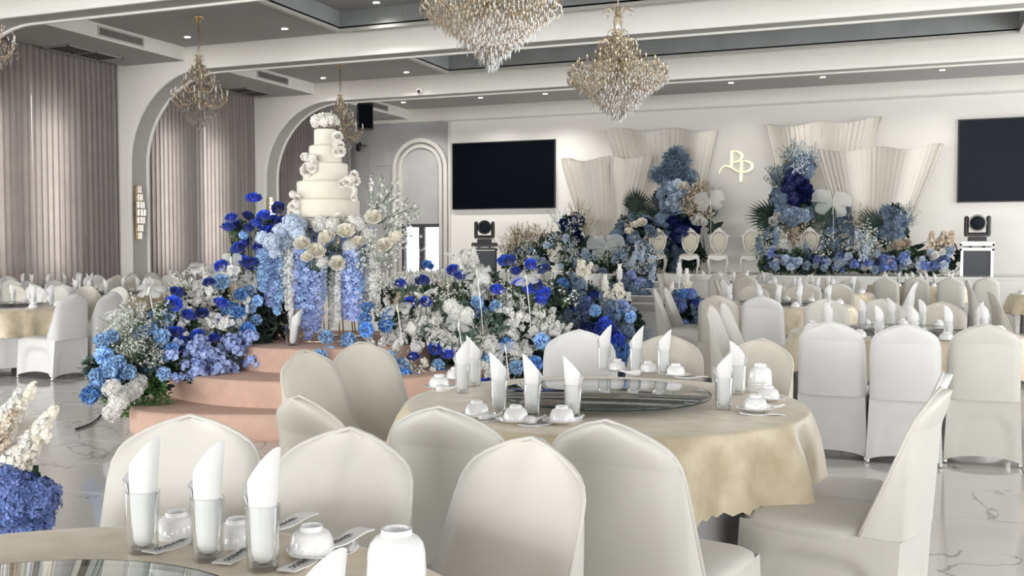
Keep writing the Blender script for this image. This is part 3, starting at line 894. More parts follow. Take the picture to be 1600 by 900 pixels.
for k in range(3): LINES.box(-.02 + .004*k, .02 - .003*k, -.0072 + .0045*k, -.0055 + .0045*k, 0, .0004)
LINES = LINES.mesh('print', 'ink', False)
EMBL = MB().lathe([(.0052, 0), (.0052, .0004)], 12).mesh('print', 'ink', False)

def put(nm, me, p, key, template, cat, group, rz=None, hz=.05):
    o = link(nm, me, None, p, (0, 0, random.uniform(0, 6.28) if rz is None else rz))
    tag(o, '', cat, group); in_series((nm, key), o, template, hz); return o
def glass_napkin(key, p, tdesc, side=None):
    g = put('tumbler', TW_GLASS, p, key, 'clear tumbler around a napkin, {ord}, on ' + tdesc, 'glass', 'tumblers on the tables')
    side = side or random.choice((1, -1)); me = random.choice(NAPKINS[:3] if side > 0 else NAPKINS[3:])
    n = put('napkin', me, (p[0], p[1], p[2] + .014), key, 'rolled white napkin, {ord}, on ' + tdesc, 'napkin', 'napkins standing in tumblers', YAW + random.uniform(-.25, .25), .15)
    return g, n
def sleeve(key, p, rz, tdesc):
    t = thing('chopstick_sleeve', '', 'sleeve', p, rz, 'paper chopstick sleeves')
    link('paper_sleeve', SLEEVE, t)
    link('lettering', WORD, t, (.03, 0, .0062)); link('print', LINES, t, (-.035, 0, .0055)); link('print', EMBL, t, (-.07, 0, .0055))
    in_series(('sleeve', key), t, 'printed paper chopstick sleeve, {ord}, on ' + tdesc, .01)
    return t

def chairs_round(key, r=1.08, skip=(), jit=.03, far=False, pat=None):
    x, y, td = TABLES[key]
    pat = pat or [(90 + a) for a in (-21, 0, 21)] + [(270 + a) for a in (-21, 0, 21)] + [11, -11, 169, 191]
    for k, a in enumerate(pat):
        if k in skip: continue
        a = math.radians(a + crnd.uniform(-1.5, 1.5)); rr = r + crnd.uniform(-jit, jit)
        cx, cy = x + rr*math.cos(a), y + rr*math.sin(a)
        sx, sy, d = screen((cx, cy, .6))
        if d < .5 or sx < -60 or sx > 1660: continue
        # chairs of one side stand nearly parallel: look half way between the table centre and square to the side
        side = math.radians(90) * round(a / math.radians(90)); look = (a * .55 + side * .45) + PI
        chair(cx, cy, look + crnd.uniform(-.05, .05), key, td, far=far)
def settings_round(key, full=True, n=None):
    x, y, td = TABLES[key]
    for k, a in enumerate([(90 + q) for q in (-24, 0, 24)] + [(270 + q) for q in (-24, 0, 24)] + [13, -13, 167, 193]):
        a = math.radians(a + random.uniform(-3, 3)); ca, sa = math.cos(a), math.sin(a)
        px, py = x + .74*ca, y + .74*sa
        sx, _, d = screen((px, py, .8))
        if d < .5 or sx < -10 or sx > 1610: continue
        gx, gy = x + .60*ca - .085*sa, y + .60*sa + .085*ca
        glass_napkin(key, (gx, gy, .7625), td)
        if full: put('saucer', SAUCER, (px, py, .7625), key, 'white saucer under bowl, {ord}, on ' + td, 'saucer', 'white saucers')
        put('bowl', BOWL, (px, py, .7625 + (.008 if full else 0)), key, 'upturned white bowl, {ord}, on ' + td, 'bowl', 'upturned porcelain bowls')

# ------------------------------------------------------------------ the tables of the hall
MAIN = LD(.41, 4.5); NEAR = LD(-.87, 1.58)
table('near', NEAR.x, NEAR.y, 'round foreground table cut by the bottom frame edge', 'the bottom foreground table', 0)
table('main', MAIN.x, MAIN.y, 'large round table in the middle foreground with green-grey glass', 'the central foreground table', 1)
table('r1', -.04, 8.8, 'round table behind the three white chair backs', 'the table behind the three-chair row', 1)
table('r2', -1.5, 12.8, 'round table beyond the three-chair row, toward the stage', 'the second table toward the stage', 0)
table('r3', -1.4, 16.6, 'third round table toward the stage, below the tall drapes', 'the third table toward the stage', 1)
table('r4', .15, 20.7, 'far round table hidden behind the grey chair backs', 'the table behind the grey chair backs', 0)
table('r5', 2.35, 17.3, 'round table at the right frame edge below the flight case', 'the table at the right frame edge', 1)
table('r6', 2.35, 12.6, 'round table just past the right frame edge', 'the table past the right edge', 0)
table('r7', -3.3, 20.6, 'far round table below the white throne chairs', 'the far table below the thrones', 1)
table('l1', -10.05, 8.9, 'round table at the left frame edge with ruffled cream cloth', 'the table at the left edge', 0)
table('l2', -11.3, 12.1, 'second round table from the left edge, before the curtains', 'the second table before the curtains', 1)
table('l3', -14.1, 13.7, 'far left round table close against the curtains', 'the left table against the curtains', 0)
table('l4', -13.8, 17.2, 'far round table below the gold wall sconce', 'the table below the gold sconce', 1)
table('l5', -9.8, 15.6, 'round table hidden behind the left flower bank', 'the table behind the left flowers', 0)
table('c0', -7.9, 14.6, 'round table behind the cake platform', 'the table behind the cake', 1)
table('c1', -10.3, 20.2, 'far round table before the glazed door', 'the far table before the door', 0)
table('c2', -7.5, 20.0, 'far round table below the left wall screen', 'the far table below the left screen', 1)

# chairs of the two near tables, each set where it stands
def chair_at(px, py, key, look_deg=None, fab=None, h=.951):
    """place a chair so that the top of its backrest stands under this image point; look_deg in room degrees"""
    x, y, td = TABLES[key]
    top = PZ(px, py, h)
    if look_deg is None:
        look = math.atan2(y - top.y, x - top.x)
    else: look = math.radians(look_deg)
    cx, cy = top.x + .43*math.cos(look), top.y + .43*math.sin(look)
    return chair(cx, cy, look, key, td, fab)
for a in ((297, 650, 'near', None, 'fabric_ivory'), (548, 670, 'near', None, 'fabric_ivory'), (832, 685, 'near', None, 'fabric_ivory')): chair_at(*a)
for a in ((470, 620, 'main', None, 'fabric_cream'), (687, 637, 'main', None, 'fabric_ivory'), (948, 658, 'main', 78, 'fabric_ivory'),
          (474, 548, 'main', -8, 'fabric_cream'), (562, 535, 'main', -22, 'fabric_cream'), (905, 516, 'main', None, 'fabric_white'), (1043, 524, 'main', None, 'fabric_cream'),
          (1192, 530, 'main', None, 'fabric_cream'), (1470, 607, 'main', 166, 'fabric_ivory'), (1473, 583, 'main', 176, 'fabric_white')): chair_at(*a)
for a in ((1298, 503, 'r1', 88, 'fabric_white'), (1415, 507, 'r1', 90, 'fabric_white'), (1541, 507, 'r1', 92, 'fabric_ivory'),
          (1290, 467, 'r1', -78, 'fabric_ivory'), (1378, 467, 'r1', -90, 'fabric_ivory'), (1472, 472, 'r1', -100, 'fabric_cream'),
          (1109, 477, 'r1', -4, 'fabric_ivory'), (1128, 472, 'r1', -4, 'fabric_ivory')): chair_at(*a)
for a in ((1120, 462, 'r2', 86, 'fabric_cream'), (1190, 463, 'r2', 90, 'fabric_white'), (1022, 451, 'r2', 6, 'fabric_ivory'), (1039, 449, 'r2', 2, 'fabric_ivory'),
          (1177, 446, 'r2', -80, 'fabric_cream'), (1248, 447, 'r2', -92, 'fabric_cream'), (1312, 447, 'r2', -100, 'fabric_cream')): chair_at(*a)
for a in ((1384, 434, 'r4', 89, 'fabric_ivory'), (1432, 433, 'r4', 90, 'fabric_ivory'), (1486, 434, 'r4', 91, 'fabric_ivory'), (1542, 434, 'r4', 93, 'fabric_ivory')): chair_at(*a)
for a in ((118, 459, 'l1', 176, 'fabric_white'), (177, 456, 'l1', 184, 'fabric_white'), (138, 446, 'l1', -88, 'fabric_cream'), (188, 448, 'l1', -98, 'fabric_ivory'), (92, 447, 'l1', -80, 'fabric_ivory')): chair_at(*a)
chairs_round('r3'); chairs_round('r5', skip=(0, 1, 2)); chairs_round('r6'); chairs_round('r7')
chairs_round('l2'); chairs_round('l3'); chairs_round('l4'); chairs_round('l5'); chairs_round('c0'); chairs_round('c1'); chairs_round('c2')

# place settings of the near table
ZT = .7625
def pz(px, py, z=ZT): p = PZ(px, py, z); return (p.x, p.y, z)
tdn = TABLES['near'][2]; tdm = TABLES['main'][2]
for px, py in ((224, 862), (325, 874), (411, 889)): glass_napkin('near', pz(px, py), tdn, 1)
p = PD(500, 1000, 1.45); glass_napkin('near', (p.x, p.y, ZT), tdn, 1)
for px, py, sau in ((276, 838, 0), (371, 850, 0), (487, 868, 1)):
    q = pz(px, py)
    if sau: put('saucer', SAUCER, pz(505, 866), 'near', 'white saucer under bowl, {ord}, on ' + tdn, 'saucer', 'white saucers')
    put('bowl', BOWL, (q[0], q[1], ZT + (.008 if sau else 0)), 'near', 'upturned white bowl, {ord}, on ' + tdn, 'bowl', 'upturned porcelain bowls')
q = PD(620, 935, 1.88)
for k, w in enumerate(('lowest', 'second lowest', 'second highest', 'topmost')):
    o = link('stacking_bowl', TALLB, None, (q.x, q.y, ZT + .021 * k), (0, 0, k)); tag(o, w + ' bowl of the upturned stack on ' + tdn, 'bowl', 'stacked upturned bowls')
for px, py, d in ((690, 958, 1.70), (632, 958, 1.66)):
    q = PD(px, py, d); put('bowl', BOWL, (q.x, q.y, ZT), 'near', 'upturned white bowl, {ord}, on ' + tdn, 'bowl', 'upturned porcelain bowls')
for a_, b_, h_ in (((236, 866), (318, 836), .0005), ((350, 882), (402, 850), .0005), ((512, 868), (566, 842), .017), ((446, 897), (512, 858), .0005), ((430, 838), (476, 818), .017)):
    q, w_ = PZ(a_[0], a_[1], ZT), PZ(b_[0], b_[1], ZT); m_ = (q + w_) / 2; sleeve('near', (m_.x, m_.y, ZT + h_), math.atan2(q.y - w_.y, q.x - w_.x), tdn)
# place settings of the central table
for px, py, rz in ((722, 614, 1), (741, 603, -1), (780, 645, -1), (832, 652, -1), (895, 654, -1), (944, 580, 1), (994, 583, 1), (1037, 586, 1), (1130, 640, 1), (1153, 616, -1)):
    glass_napkin('main', pz(px, py), tdm, rz)
for px, py in ((686, 607), (712, 594), (745, 652), (806, 660), (878, 661), (964, 580), (1012, 583), (1056, 588), (1180, 642), (1200, 626)):
    q = pz(px, py)
    put('saucer', SAUCER, q, 'main', 'white saucer under bowl, {ord}, on ' + tdm, 'saucer', 'white saucers')
    put('bowl', BOWL, (q[0], q[1], ZT + .008), 'main', 'upturned white bowl, {ord}, on ' + tdm, 'bowl', 'upturned porcelain bowls')
for px, py, rz in ((700, 610, .4), (768, 655, .8), (898, 660, .9), (838, 660, .9), (1205, 640, .2), (985, 585, 2.6)):
    q = pz(px, py); put('spoon', SPOON, q, 'main', 'white porcelain spoon, {ord}, on ' + tdm, 'spoon', 'porcelain spoons', rz + YAW)
for px, py, deg in ((768, 657, 30), (845, 664, 28), (1080, 590, 20), (1190, 648, -8)):
    q = pz(px, py); sleeve('main', (q[0], q[1], ZT + .0005), math.radians(deg + 180) + YAW, tdm)
q = PZ(1187, 612, ZT)
for k, w in enumerate(('lowest', 'second lowest', 'second highest', 'topmost')):
    o = link('stacking_bowl', TALLB, None, (q.x, q.y, ZT + .0145 * k), (0, 0, k)); tag(o, w + ' bowl of the upturned stack on ' + tdm, 'bowl', 'stacked upturned bowls')
for k in ('r1', 'r2', 'l1'): settings_round(k)
for k in ('r3', 'r4', 'r5', 'r7', 'l2', 'l3', 'l4', 'c0', 'c1', 'c2'): settings_round(k, False)
# ================================================================== flower kit (unit flowers about 1 m across, scaled when placed)
def petal(mb, th, r0, h, wa, curl, z0, nv=4, nu=4):
    rows = []
    for i in range(nv + 1):
        v = i / nv; sh = (1 - .55 * v ** 5) * (.6 + .4 * min(1, v * 2)); r = r0 * (.45 + .55 * math.sin(v * PI / 2) ** .8) + curl * v ** 4
        row = []
        for k in range(nu + 1):
            u = -1 + 2 * k / nu; a = th + u * wa * sh
            rr = r * (1 + .04 * u)
            row.append((rr*math.cos(a), rr*math.sin(a), z0 + h * v - .16 * h * u * u * v))
        rows.append(row)
    mb.grid(rows)
def rose_mesh(seed, open_=1.0):
    rnd = random.Random(seed); mb = MB()
    for n, r, h, wa, cu, z in ((2, .05, .56, 1.5, .0, .0), (3, .10, .57, 1.3, .01, .0), (4, .17, .55, 1.1, .03, -.01), (5, .24, .50, .95, .05*open_, -.02), (6, .32, .42, .82, .08*open_, -.04), (7, .39, .31, .70, .12*open_, -.07)):
        o = rnd.uniform(0, 6)
        for k in range(n): petal(mb, o + 2*PI*k/n + rnd.uniform(-.1, .1), r, h * rnd.uniform(.92, 1.08), wa, cu, z - .12)
    return mb.mesh('rose', 'rose_royal')
def sph(rnd, up=-1.0):
    while True:
        z = rnd.uniform(up, 1); a = rnd.uniform(0, 2*PI); r = math.sqrt(max(0, 1 - z*z)); return Vector((r*math.cos(a), r*math.sin(a), z))
def mum_mesh(seed, n=120):
    rnd = random.Random(seed); mb = MB()
    for k in range(n):
        z = 1 - 1.75 * (k + .5) / n; a = k * 2.39996; r = math.sqrt(max(0, 1 - z*z)); d = Vector((r*math.cos(a), r*math.sin(a), z))
        t = d.orthogonal().normalized(); t.rotate(Quaternion(d, rnd.uniform(0, 6.28))); b = d.cross(t)
        L = .5 * rnd.uniform(.88, 1.08); w = .085
        p0, p1, p2 = d * (L * .35), d * (L * .82), d * L + b * .07 + Vector((0, 0, -.02))
        mb.add([p0, p1 - t*w, p1 + t*w, p2 - t*w*.8, p2 + t*w*.8], [(0, 1, 2), (1, 3, 4, 2)])
    return mb.mesh('pompon', 'petal_sky', False)
def floret(mb, c, d, s, rnd, n=4):
    d = d.normalized(); t = d.orthogonal().normalized(); t.rotate(Quaternion(d, rnd.uniform(0, 6.28))); b = d.cross(t)
    for k in range(n):
        a = 2*PI*k/n; e = t*math.cos(a) + b*math.sin(a); f = b*math.cos(a) - t*math.sin(a)
        mb.add([c, c + e*s*.6 + f*s*.42 + d*s*.2, c + e*s + d*s*.28, c + e*s*.6 - f*s*.42 + d*s*.2], [(0, 1, 2, 3)])
def hydrangea_mesh(seed, n=80, fl=.13):
    rnd = random.Random(seed); mb = MB()
    for k in range(n):
        z = 1 - 1.5 * (k + .5) / n; a = k * 2.39996; r = math.sqrt(max(0, 1 - z*z)); d = Vector((r*math.cos(a), r*math.sin(a), z))
        floret(mb, d * .42 * rnd.uniform(.85, 1.12), d + sph(rnd) * .35, fl * rnd.uniform(.85, 1.2), rnd)
    for k in range(n // 4): d = sph(rnd, -.6); floret(mb, d * .3, d, fl * 1.5, rnd)
    return mb.mesh('hydrangea', 'petal_white', False)
def spray_mesh(seed, n=60, w=.30, fl=.085):
    """a tapering stalk of blossom, 1 m long from its foot up z"""
    rnd = random.Random(seed); mb = MB()
    for k in range(n):
        v = rnd.uniform(.12, 1); a = rnd.uniform(0, 6.28); r = w * (1 - v * .75) * rnd.uniform(.35, 1)
        c = Vector((r*math.cos(a), r*math.sin(a), v)); d = Vector((math.cos(a), math.sin(a), .5))
        floret(mb, c, d + sph(rnd) * .5, fl * rnd.uniform(.8, 1.2) * (1.15 - .35*v), rnd, 5)
    return mb.mesh('blossom_spray', 'petal_white', False)
def airy_mesh(seed, n=46):
    """loose sprig: thin branches tipped with tiny blossoms"""
    rnd = random.Random(seed); mb = MB()
    for b in range(7):
        d = Vector((rnd.uniform(-.55, .55), rnd.uniform(-.55, .55), 1)).normalized(); L = rnd.uniform(.7, 1.05)
        bend = Vector((rnd.uniform(-.2, .2), rnd.uniform(-.2, .2), -.05)); pts = [d*(L*t) + bend*(t*t) for t in (0, .35, .7, 1)]
        mb.tube(pts, .007, 3, 1, False)
        for k in range(n // 7):
            t = rnd.uniform(.35, 1); c = d*(L*t) + bend*(t*t) + Vector((rnd.uniform(-.07, .07), rnd.uniform(-.07, .07), rnd.uniform(-.05, .05)))
            floret(mb, c, sph(rnd), .045, rnd, 4)
    return mb.mesh('blossom_sprig', ['petal_white', 'stem_green'], False)
def leaf_one(mb, c, d, s, rnd, w=.32):
    d = d.normalized(); t = d.orthogonal().normalized(); t.rotate(Quaternion(d, rnd.uniform(0, 6.28))); b = d.cross(t)
    mid = c + d*s*.5 + b*s*.10; tip = c + d*s - b*s*.05
    mb.add([c, mid - t*s*w, tip, mid + t*s*w], [(0, 1, 2), (0, 2, 3)])
def leafball_mesh(seed, n=70, s=.28, w=.32):
    rnd = random.Random(seed); mb = MB()
    for k in range(n):
        d = sph(rnd, -.7); c = d * rnd.uniform(.12, .34); leaf_one(mb, c, (d + sph(rnd) * .5), s * rnd.uniform(.7, 1.2), rnd, w)
    return mb.mesh('leaf_cluster', 'leaf', False)
def strand_mesh(seed, n=120, w=.09, fl=.045):
    """hanging blossom strand 1 m long down -z"""
    rnd = random.Random(seed); mb = MB()
    for k in range(n):
        v = (k + .5) / n; a = k * 2.4; r = w * (.35 + .65 * math.sin(PI * min(1, .18 + v * .8))) * rnd.uniform(.6, 1.05)
        floret(mb, Vector((r*math.cos(a), r*math.sin(a), -v)), Vector((math.cos(a), math.sin(a), -.35)) + sph(rnd) * .6, fl * rnd.uniform(.8, 1.15), rnd, 4)
    return mb.mesh('hanging_strand', 'petal_lavender', False)
def cluster_mesh(seed):
    """loose irregular bunch of starry blossoms"""
    rnd = random.Random(seed); mb = MB()
    for k in range(24):
        d = sph(rnd, -.4); floret(mb, d * rnd.uniform(.15, .5), d + Vector((0, 0, .3)), .20 * rnd.uniform(.8, 1.2), rnd, 5)
    return mb.mesh('blossom_cluster', 'petal_lavender', False)
def spike_mesh(seed):
    rnd = random.Random(seed); mb = MB()
    mb.tube([(0, 0, 0), (0.02, 0, .5), (0, 0, 1)], .012, 4)
    for k in range(46):
        v = .2 + .8 * k / 46; a = k*2.4; r = .10 * (1.15 - v)
        floret(mb, Vector((r*math.cos(a), r*math.sin(a), v)), Vector((math.cos(a), math.sin(a), .4)), .075*(1.25 - v), rnd, 4)
    return mb.mesh('flower_spike', 'petal_lavender', False)
def palm_mesh(seed):
    rnd = random.Random(seed); mb = MB()
    for k in range(13):
        a = -1.1 + 2.2*k/12; d = Vector((math.sin(a), 0, math.cos(a))); L = .9 - .25*abs(a); t = Vector((math.cos(a), 0, -math.sin(a)))
        mb.add([(0, 0, 0), d*L*.6 - t*.035 + Vector((0, .02, 0)), d*L + Vector((0, -.06, 0)), d*L*.6 + t*.035 + Vector((0, .02, 0))], [(0, 1, 2, 3)])
    mb.tube([(0, 0, -.4), (0, 0, 0)], .012, 4)
    return mb.mesh('palm_leaf', 'leaf_dark', False)
def bigleaf_mesh():
    rows = []
    for i in range(7):
        v = i/6; w = .22*math.sin(PI*min(1, v*.92 + .06)); rows.append([(-w, .05*v, v), (0, -.05 + .1*v*v, v), (w, .05*v, v)])
    return MB().grid(rows).mesh('broad_leaf', 'leaf_grey')
KIT = {'rose': [rose_mesh(1), rose_mesh(2, 1.5)], 'mum': [mum_mesh(1), mum_mesh(2)], 'hyd': [hydrangea_mesh(1), hydrangea_mesh(2)], 'spray': [spray_mesh(1, 95, .30, .07), spray_mesh(2, 95, .28, .07), spray_mesh(3, 80, .24, .065)], 'fine': [spray_mesh(7, 150, .17, .042), spray_mesh(8, 150, .15, .042)], 'hydfine': [hydrangea_mesh(5, 190, .085), hydrangea_mesh(6, 190, .085)], 'clus': [cluster_mesh(1), cluster_mesh(2)],
       'airy': [airy_mesh(1), airy_mesh(2)], 'leaf': [leafball_mesh(1), leafball_mesh(2), leafball_mesh(3, 90, .2, .42)], 'strand': [strand_mesh(1), strand_mesh(2)], 'thin': [strand_mesh(3, 110, .035, .035)],
       'spike': [spike_mesh(1), spike_mesh(2)], 'palm': [palm_mesh(1)], 'broad': [bigleaf_mesh()], 'frond': [leafball_mesh(5, 130, .16, .16)]}
PNAME = {'rose': 'rose', 'mum': 'pompon_flower', 'hyd': 'hydrangea', 'spray': 'blossom_spray', 'airy': 'blossom_sprig', 'leaf': 'leaf_cluster', 'strand': 'hanging_strand', 'thin': 'hanging_strand',
         'spike': 'flower_spike', 'fine': 'blossom_spray', 'hydfine': 'hydrangea', 'clus': 'blossom_cluster', 'palm': 'palm_leaf', 'broad': 'broad_leaf', 'frond': 'fern_cluster'}
PMAT = {'rose': 'rose_royal', 'mum': 'petal_sky', 'hyd': 'petal_white', 'spray': 'petal_white', 'airy': 'petal_white', 'leaf': 'leaf', 'strand': 'petal_lavender', 'thin': 'petal_white', 'spike': 'petal_lavender',
        'fine': 'petal_cream', 'hydfine': 'petal_hydr', 'clus': 'petal_lavender', 'palm': 'leaf_dark', 'broad': 'leaf_grey', 'frond': 'leaf_bright'}
frnd = random.Random(99)
TOCAM = lambda p: (CAMV - Vector(p)).normalized()
class Arr:
    """one flower arrangement: an Empty at its base, every flower a child of its own"""
    def __init__(s, name, label, base, group='flower arrangements', cat='flowers'):
        s.b = Vector(base); s.t = thing(name, label, cat, base, 0, group); s.stems = MB(); s.core = MB()
    def put(s, kind, p, size, d=None, m=None, spin=None):
        p = Vector(p)
        if d is None: d = TOCAM(p) * .55 + Vector((frnd.uniform(-.4, .4), frnd.uniform(-.4, .4), .6 + frnd.uniform(-.3, .3)))
        q = Vector(d).normalized().to_track_quat('Z', 'Y') @ Quaternion((0, 0, 1), frnd.uniform(0, 6.28) if spin is None else spin)
        return link(PNAME[kind], frnd.choice(KIT[kind]), s.t, p - s.b, q, size, m or PMAT[kind])
    def stem(s, a, b, r=.004, sag=0.0):
        a, b = Vector(a) - s.b, Vector(b) - s.b; mid = (a + b)/2 + Vector((0, 0, sag)); s.stems.tube([a, mid, b], r, 4)
    def blob(s, c, r, items, dark=None, squash=(1, 1, 1)):
        """a bunch round c: items = (kind, material, size, count); leaves fill the inside"""
        c = Vector(c)
        if dark:
            for k in range(dark[1]):
                v = sph(frnd) * frnd.uniform(.2, .75); s.put('leaf', c + Vector((v.x*squash[0], v.y*squash[1], v.z*squash[2])) * r, r * dark[2] if len(dark) > 2 else .2, v + Vector((0, 0, .2)), dark[0])
        for kind, m, size, n in items:
            for k in range(n):
                v = sph(frnd, -.55)
                if v.dot(TOCAM(c)) < -.25 and frnd.random() < .7: v = v - 2 * v.dot(TOCAM(c)) * TOCAM(c)
                q = c + Vector((v.x*squash[0], v.y*squash[1], v.z*squash[2])) * (r * frnd.uniform(.78, 1.05))
                s.put(kind, q, size * frnd.uniform(.85, 1.15), v + TOCAM(c)*.25 + Vector((0, 0, .35)), m)
    def done(s):
        if s.stems.v: link('stem_bundle', s.stems.mesh('stem_bundle', 'stem_green'), s.t)
        return s.t

# ================================================================== cake platform
PC = LD(-1.62, 9.25)
ZP = [.21, .42, .62]
t = thing('cake_platform', 'stepped round cake platform covered in salmon pink carpet', 'platform', (PC.x, PC.y, 0))
def disc(r, z0, z1, b=.02): return sharp(MB().lathe([(r, z0), (r, z1 - b), (r - b*.3, z1 - b*.3), (r - b, z1)], 72), 50) if False else MB().lathe([(r, z0), (r, z1 - b), (r - b*.3, z1 - b*.3), (r - b, z1)], 72)
# lowest step: wide rounded front step
front = []
base_c = LD(-1.55, 8.62) - Vector((PC.x, PC.y, 0))
def base_ring(z, g):
    ring = []; n = 96
    for i in range(n):
        a = 2*PI*i/n; e = .34; hx, hy = 1.50 - g, 1.08 - g
        l = hx * math.copysign(abs(math.cos(a)) ** e, math.cos(a)); d = hy * math.copysign(abs(math.sin(a)) ** .42, math.sin(a))
        d += -.06 * (1 - (l/1.5)**2) if d < 0 else 0
        v = R_H*l + F_H*d; ring.append((base_c.x + v.x, base_c.y + v.y, z))
    return ring
rings = [base_ring(0, .03), base_ring(.03, 0), base_ring(ZP[0] - .03, 0), base_ring(ZP[0] - .008, .008), base_ring(ZP[0], .03)]
mb = MB().grid(rings, 0, True); n = 96; mb.f.append(tuple(len(mb.v) - n + i for i in range(n))); mb.mi.append(0)
link('carpet_step', mb.mesh('carpet_step', 'carpet'), t)
link('carpet_step', sharp(disc(1.50, ZP[0], ZP[1]).mesh('carpet_step', 'carpet'), 50), t)
link('carpet_step', sharp(disc(.98, ZP[1], ZP[2]).mesh('carpet_step', 'carpet'), 50), t)

# cake stand: gold rods bowed between two rings
CK = LD(-1.70, 9.22)
CZ = 1.655
t = thing('cake_stand', 'tall gold rod stand carrying the wedding cake', 'stand', (CK.x, CK.y, ZP[2]))
H = CZ - ZP[2] - .03
for k in range(16):
    a = 2*PI*k/16 + .1; c, s_ = math.cos(a), math.sin(a)
    pts = [(r*c, r*s_, z) for r, z in ((.36, 0), (.33, .25), (.27, H*.5), (.30, H*.8), (.35, H))]
    link('rod', MB().tube(pts, .0065, 6).mesh('rod', 'gold'), t)
def ring(r, z, rad, m, nm): return MB().tube([(r*math.cos(2*PI*i/40), r*math.sin(2*PI*i/40), z) for i in range(41)], rad, 6).mesh(nm, m)
link('foot_ring', ring(.36, .007, .008, 'gold', 'foot_ring'), t); link('waist_ring', ring(.27, H*.5, .006, 'gold', 'waist_ring'), t)
link('top_plate', sharp(MB().lathe([(.36, H), (.37, H + .005), (.37, H + .025), (.36, H + .03)], 48).mesh('top_plate', 'cake_board')), t)
# wedding cake: six tiers, each a part, with sugar flowers
t = thing('wedding_cake', 'tall cream six-tier wedding cake with white sugar flowers', 'cake', (CK.x, CK.y, CZ))
tz = .0
TIERS = [(.285, .07), (.307, .168), (.258, .165), (.203, .165), (.146, .16), (.100, .15)]
for r, h in TIERS:
    b = .018
    prof = [(r - .004, tz), (r, tz + .006), (r, tz + h - b)] + [(r - b + b*math.cos(q), tz + h - b + b*math.sin(q)) for q in (.4, .8, 1.2, PI/2)]
    tier = link('cake_tier', MB().lathe(prof, 56).mesh('cake_tier', 'icing'), t)
    link('icing_bead', ring(r + .001, tz + .006, .006, 'icing', 'icing_bead'), tier)
    tz += h
def sugar(px, py, size, spread, n, d=8.95):
    c = PD(px, py, d) - Vector((CK.x, CK.y, CZ))
    for k in range(n):
        o = Vector((frnd.uniform(-1, 1)*spread[0], frnd.uniform(-.3, .3)*spread[0], frnd.uniform(-1, 1)*spread[1]))
        dd = TOCAM(c + Vector((CK.x, CK.y, CZ))) + Vector((o.x*6, 0, o.z*4)) + Vector((frnd.uniform(-.4, .4), 0, .2))
        link('sugar_flower', frnd.choice(KIT['rose'] + KIT['hyd'][:1]), t, c + o, dd.to_track_quat('Z', 'Y') @ Quaternion((0, 0, 1), frnd.uniform(0, 6)), size * frnd.uniform(.8, 1.15), 'icing_flower')
for k in range(11):
    a = k * 2.4; rr = .03 + .075 * math.sqrt(k / 11); p = Vector((rr*math.cos(a), rr*math.sin(a), tz + .05 + .05*(1 - k/11)))
    link('sugar_flower', frnd.choice(KIT['rose'] + KIT['hyd']), t, p, Vector((p.x*6, p.y*6, .6)).to_track_quat('Z', 'Y'), .105 * frnd.uniform(.9, 1.2), 'icing_flower')
sugar(529, 225, .075, (.03, .08), 9, 9.06); sugar(482, 257, .085, (.055, .08), 11, 9.02); sugar(545, 283, .085, (.06, .06), 9, 9.0); sugar(552, 300, .05, (.02, .08), 7, 9.0)
sugar(460, 318, .085, (.03, .09), 9, 8.98); sugar(540, 345, .08, (.1, .03), 10, 8.92)

# ------------------------------------------------------------------ flowers at the foot of the cake
a = Arr('cake_flower_collar', 'white roses and hanging pale blue blossom strands under the cake', (CK.x, CK.y, ZP[2]))
for px, py, s in ((472, 381, .15), (511, 372, .16), (494, 393, .15), (540, 362, .15), (527, 412, .15), (583, 340, .15), (600, 384, .14), (618, 372, .14), (560, 378, .12), (480, 402, .11)):
    a.put('rose', PD(px, py, 8.72 + frnd.uniform(-.08, .08)), s, None, 'petal_cream')
for px, py, s in ((455, 348, .17), (440, 362, .16), (424, 378, .16), (447, 380, .15), (470, 352, .15), (430, 395, .15), (410, 372, .13), (465, 365, .14)):
    a.put('hyd', PD(px, py, 8.8 + frnd.uniform(-.1, .1)), s, None, 'petal_pale')
for px, py, s in ((500, 350, .16), (520, 352, .15), (560, 350, .16), (548, 385, .15), (575, 370, .15), (585, 392, .16), (505, 410, .13)):
    a.put('hyd', PD(px, py, 8.86), s, None, 'petal_white')
for px, py, s in ((575, 395, .30), (560, 410, .3), (590, 410, .3), (605, 395, .3), (578, 425, .28), (555, 430, .28), (600, 360, .3), (570, 350, .3), (615, 350, .28)):
    a.put('airy', PD(px, py, 8.8), s, Vector((.5, -.3, frnd.uniform(.1, .8))), 'petal_white')
for px, py, dx, dz in ((575, 345, .75, .9), (590, 350, .9, .5), (585, 335, .3, 1.0), (600, 370, 1.0, .25)):
    a.put('airy', PD(px, py, 8.85), .42, R_H*dx + Vector((0, 0, dz)), 'petal_white')
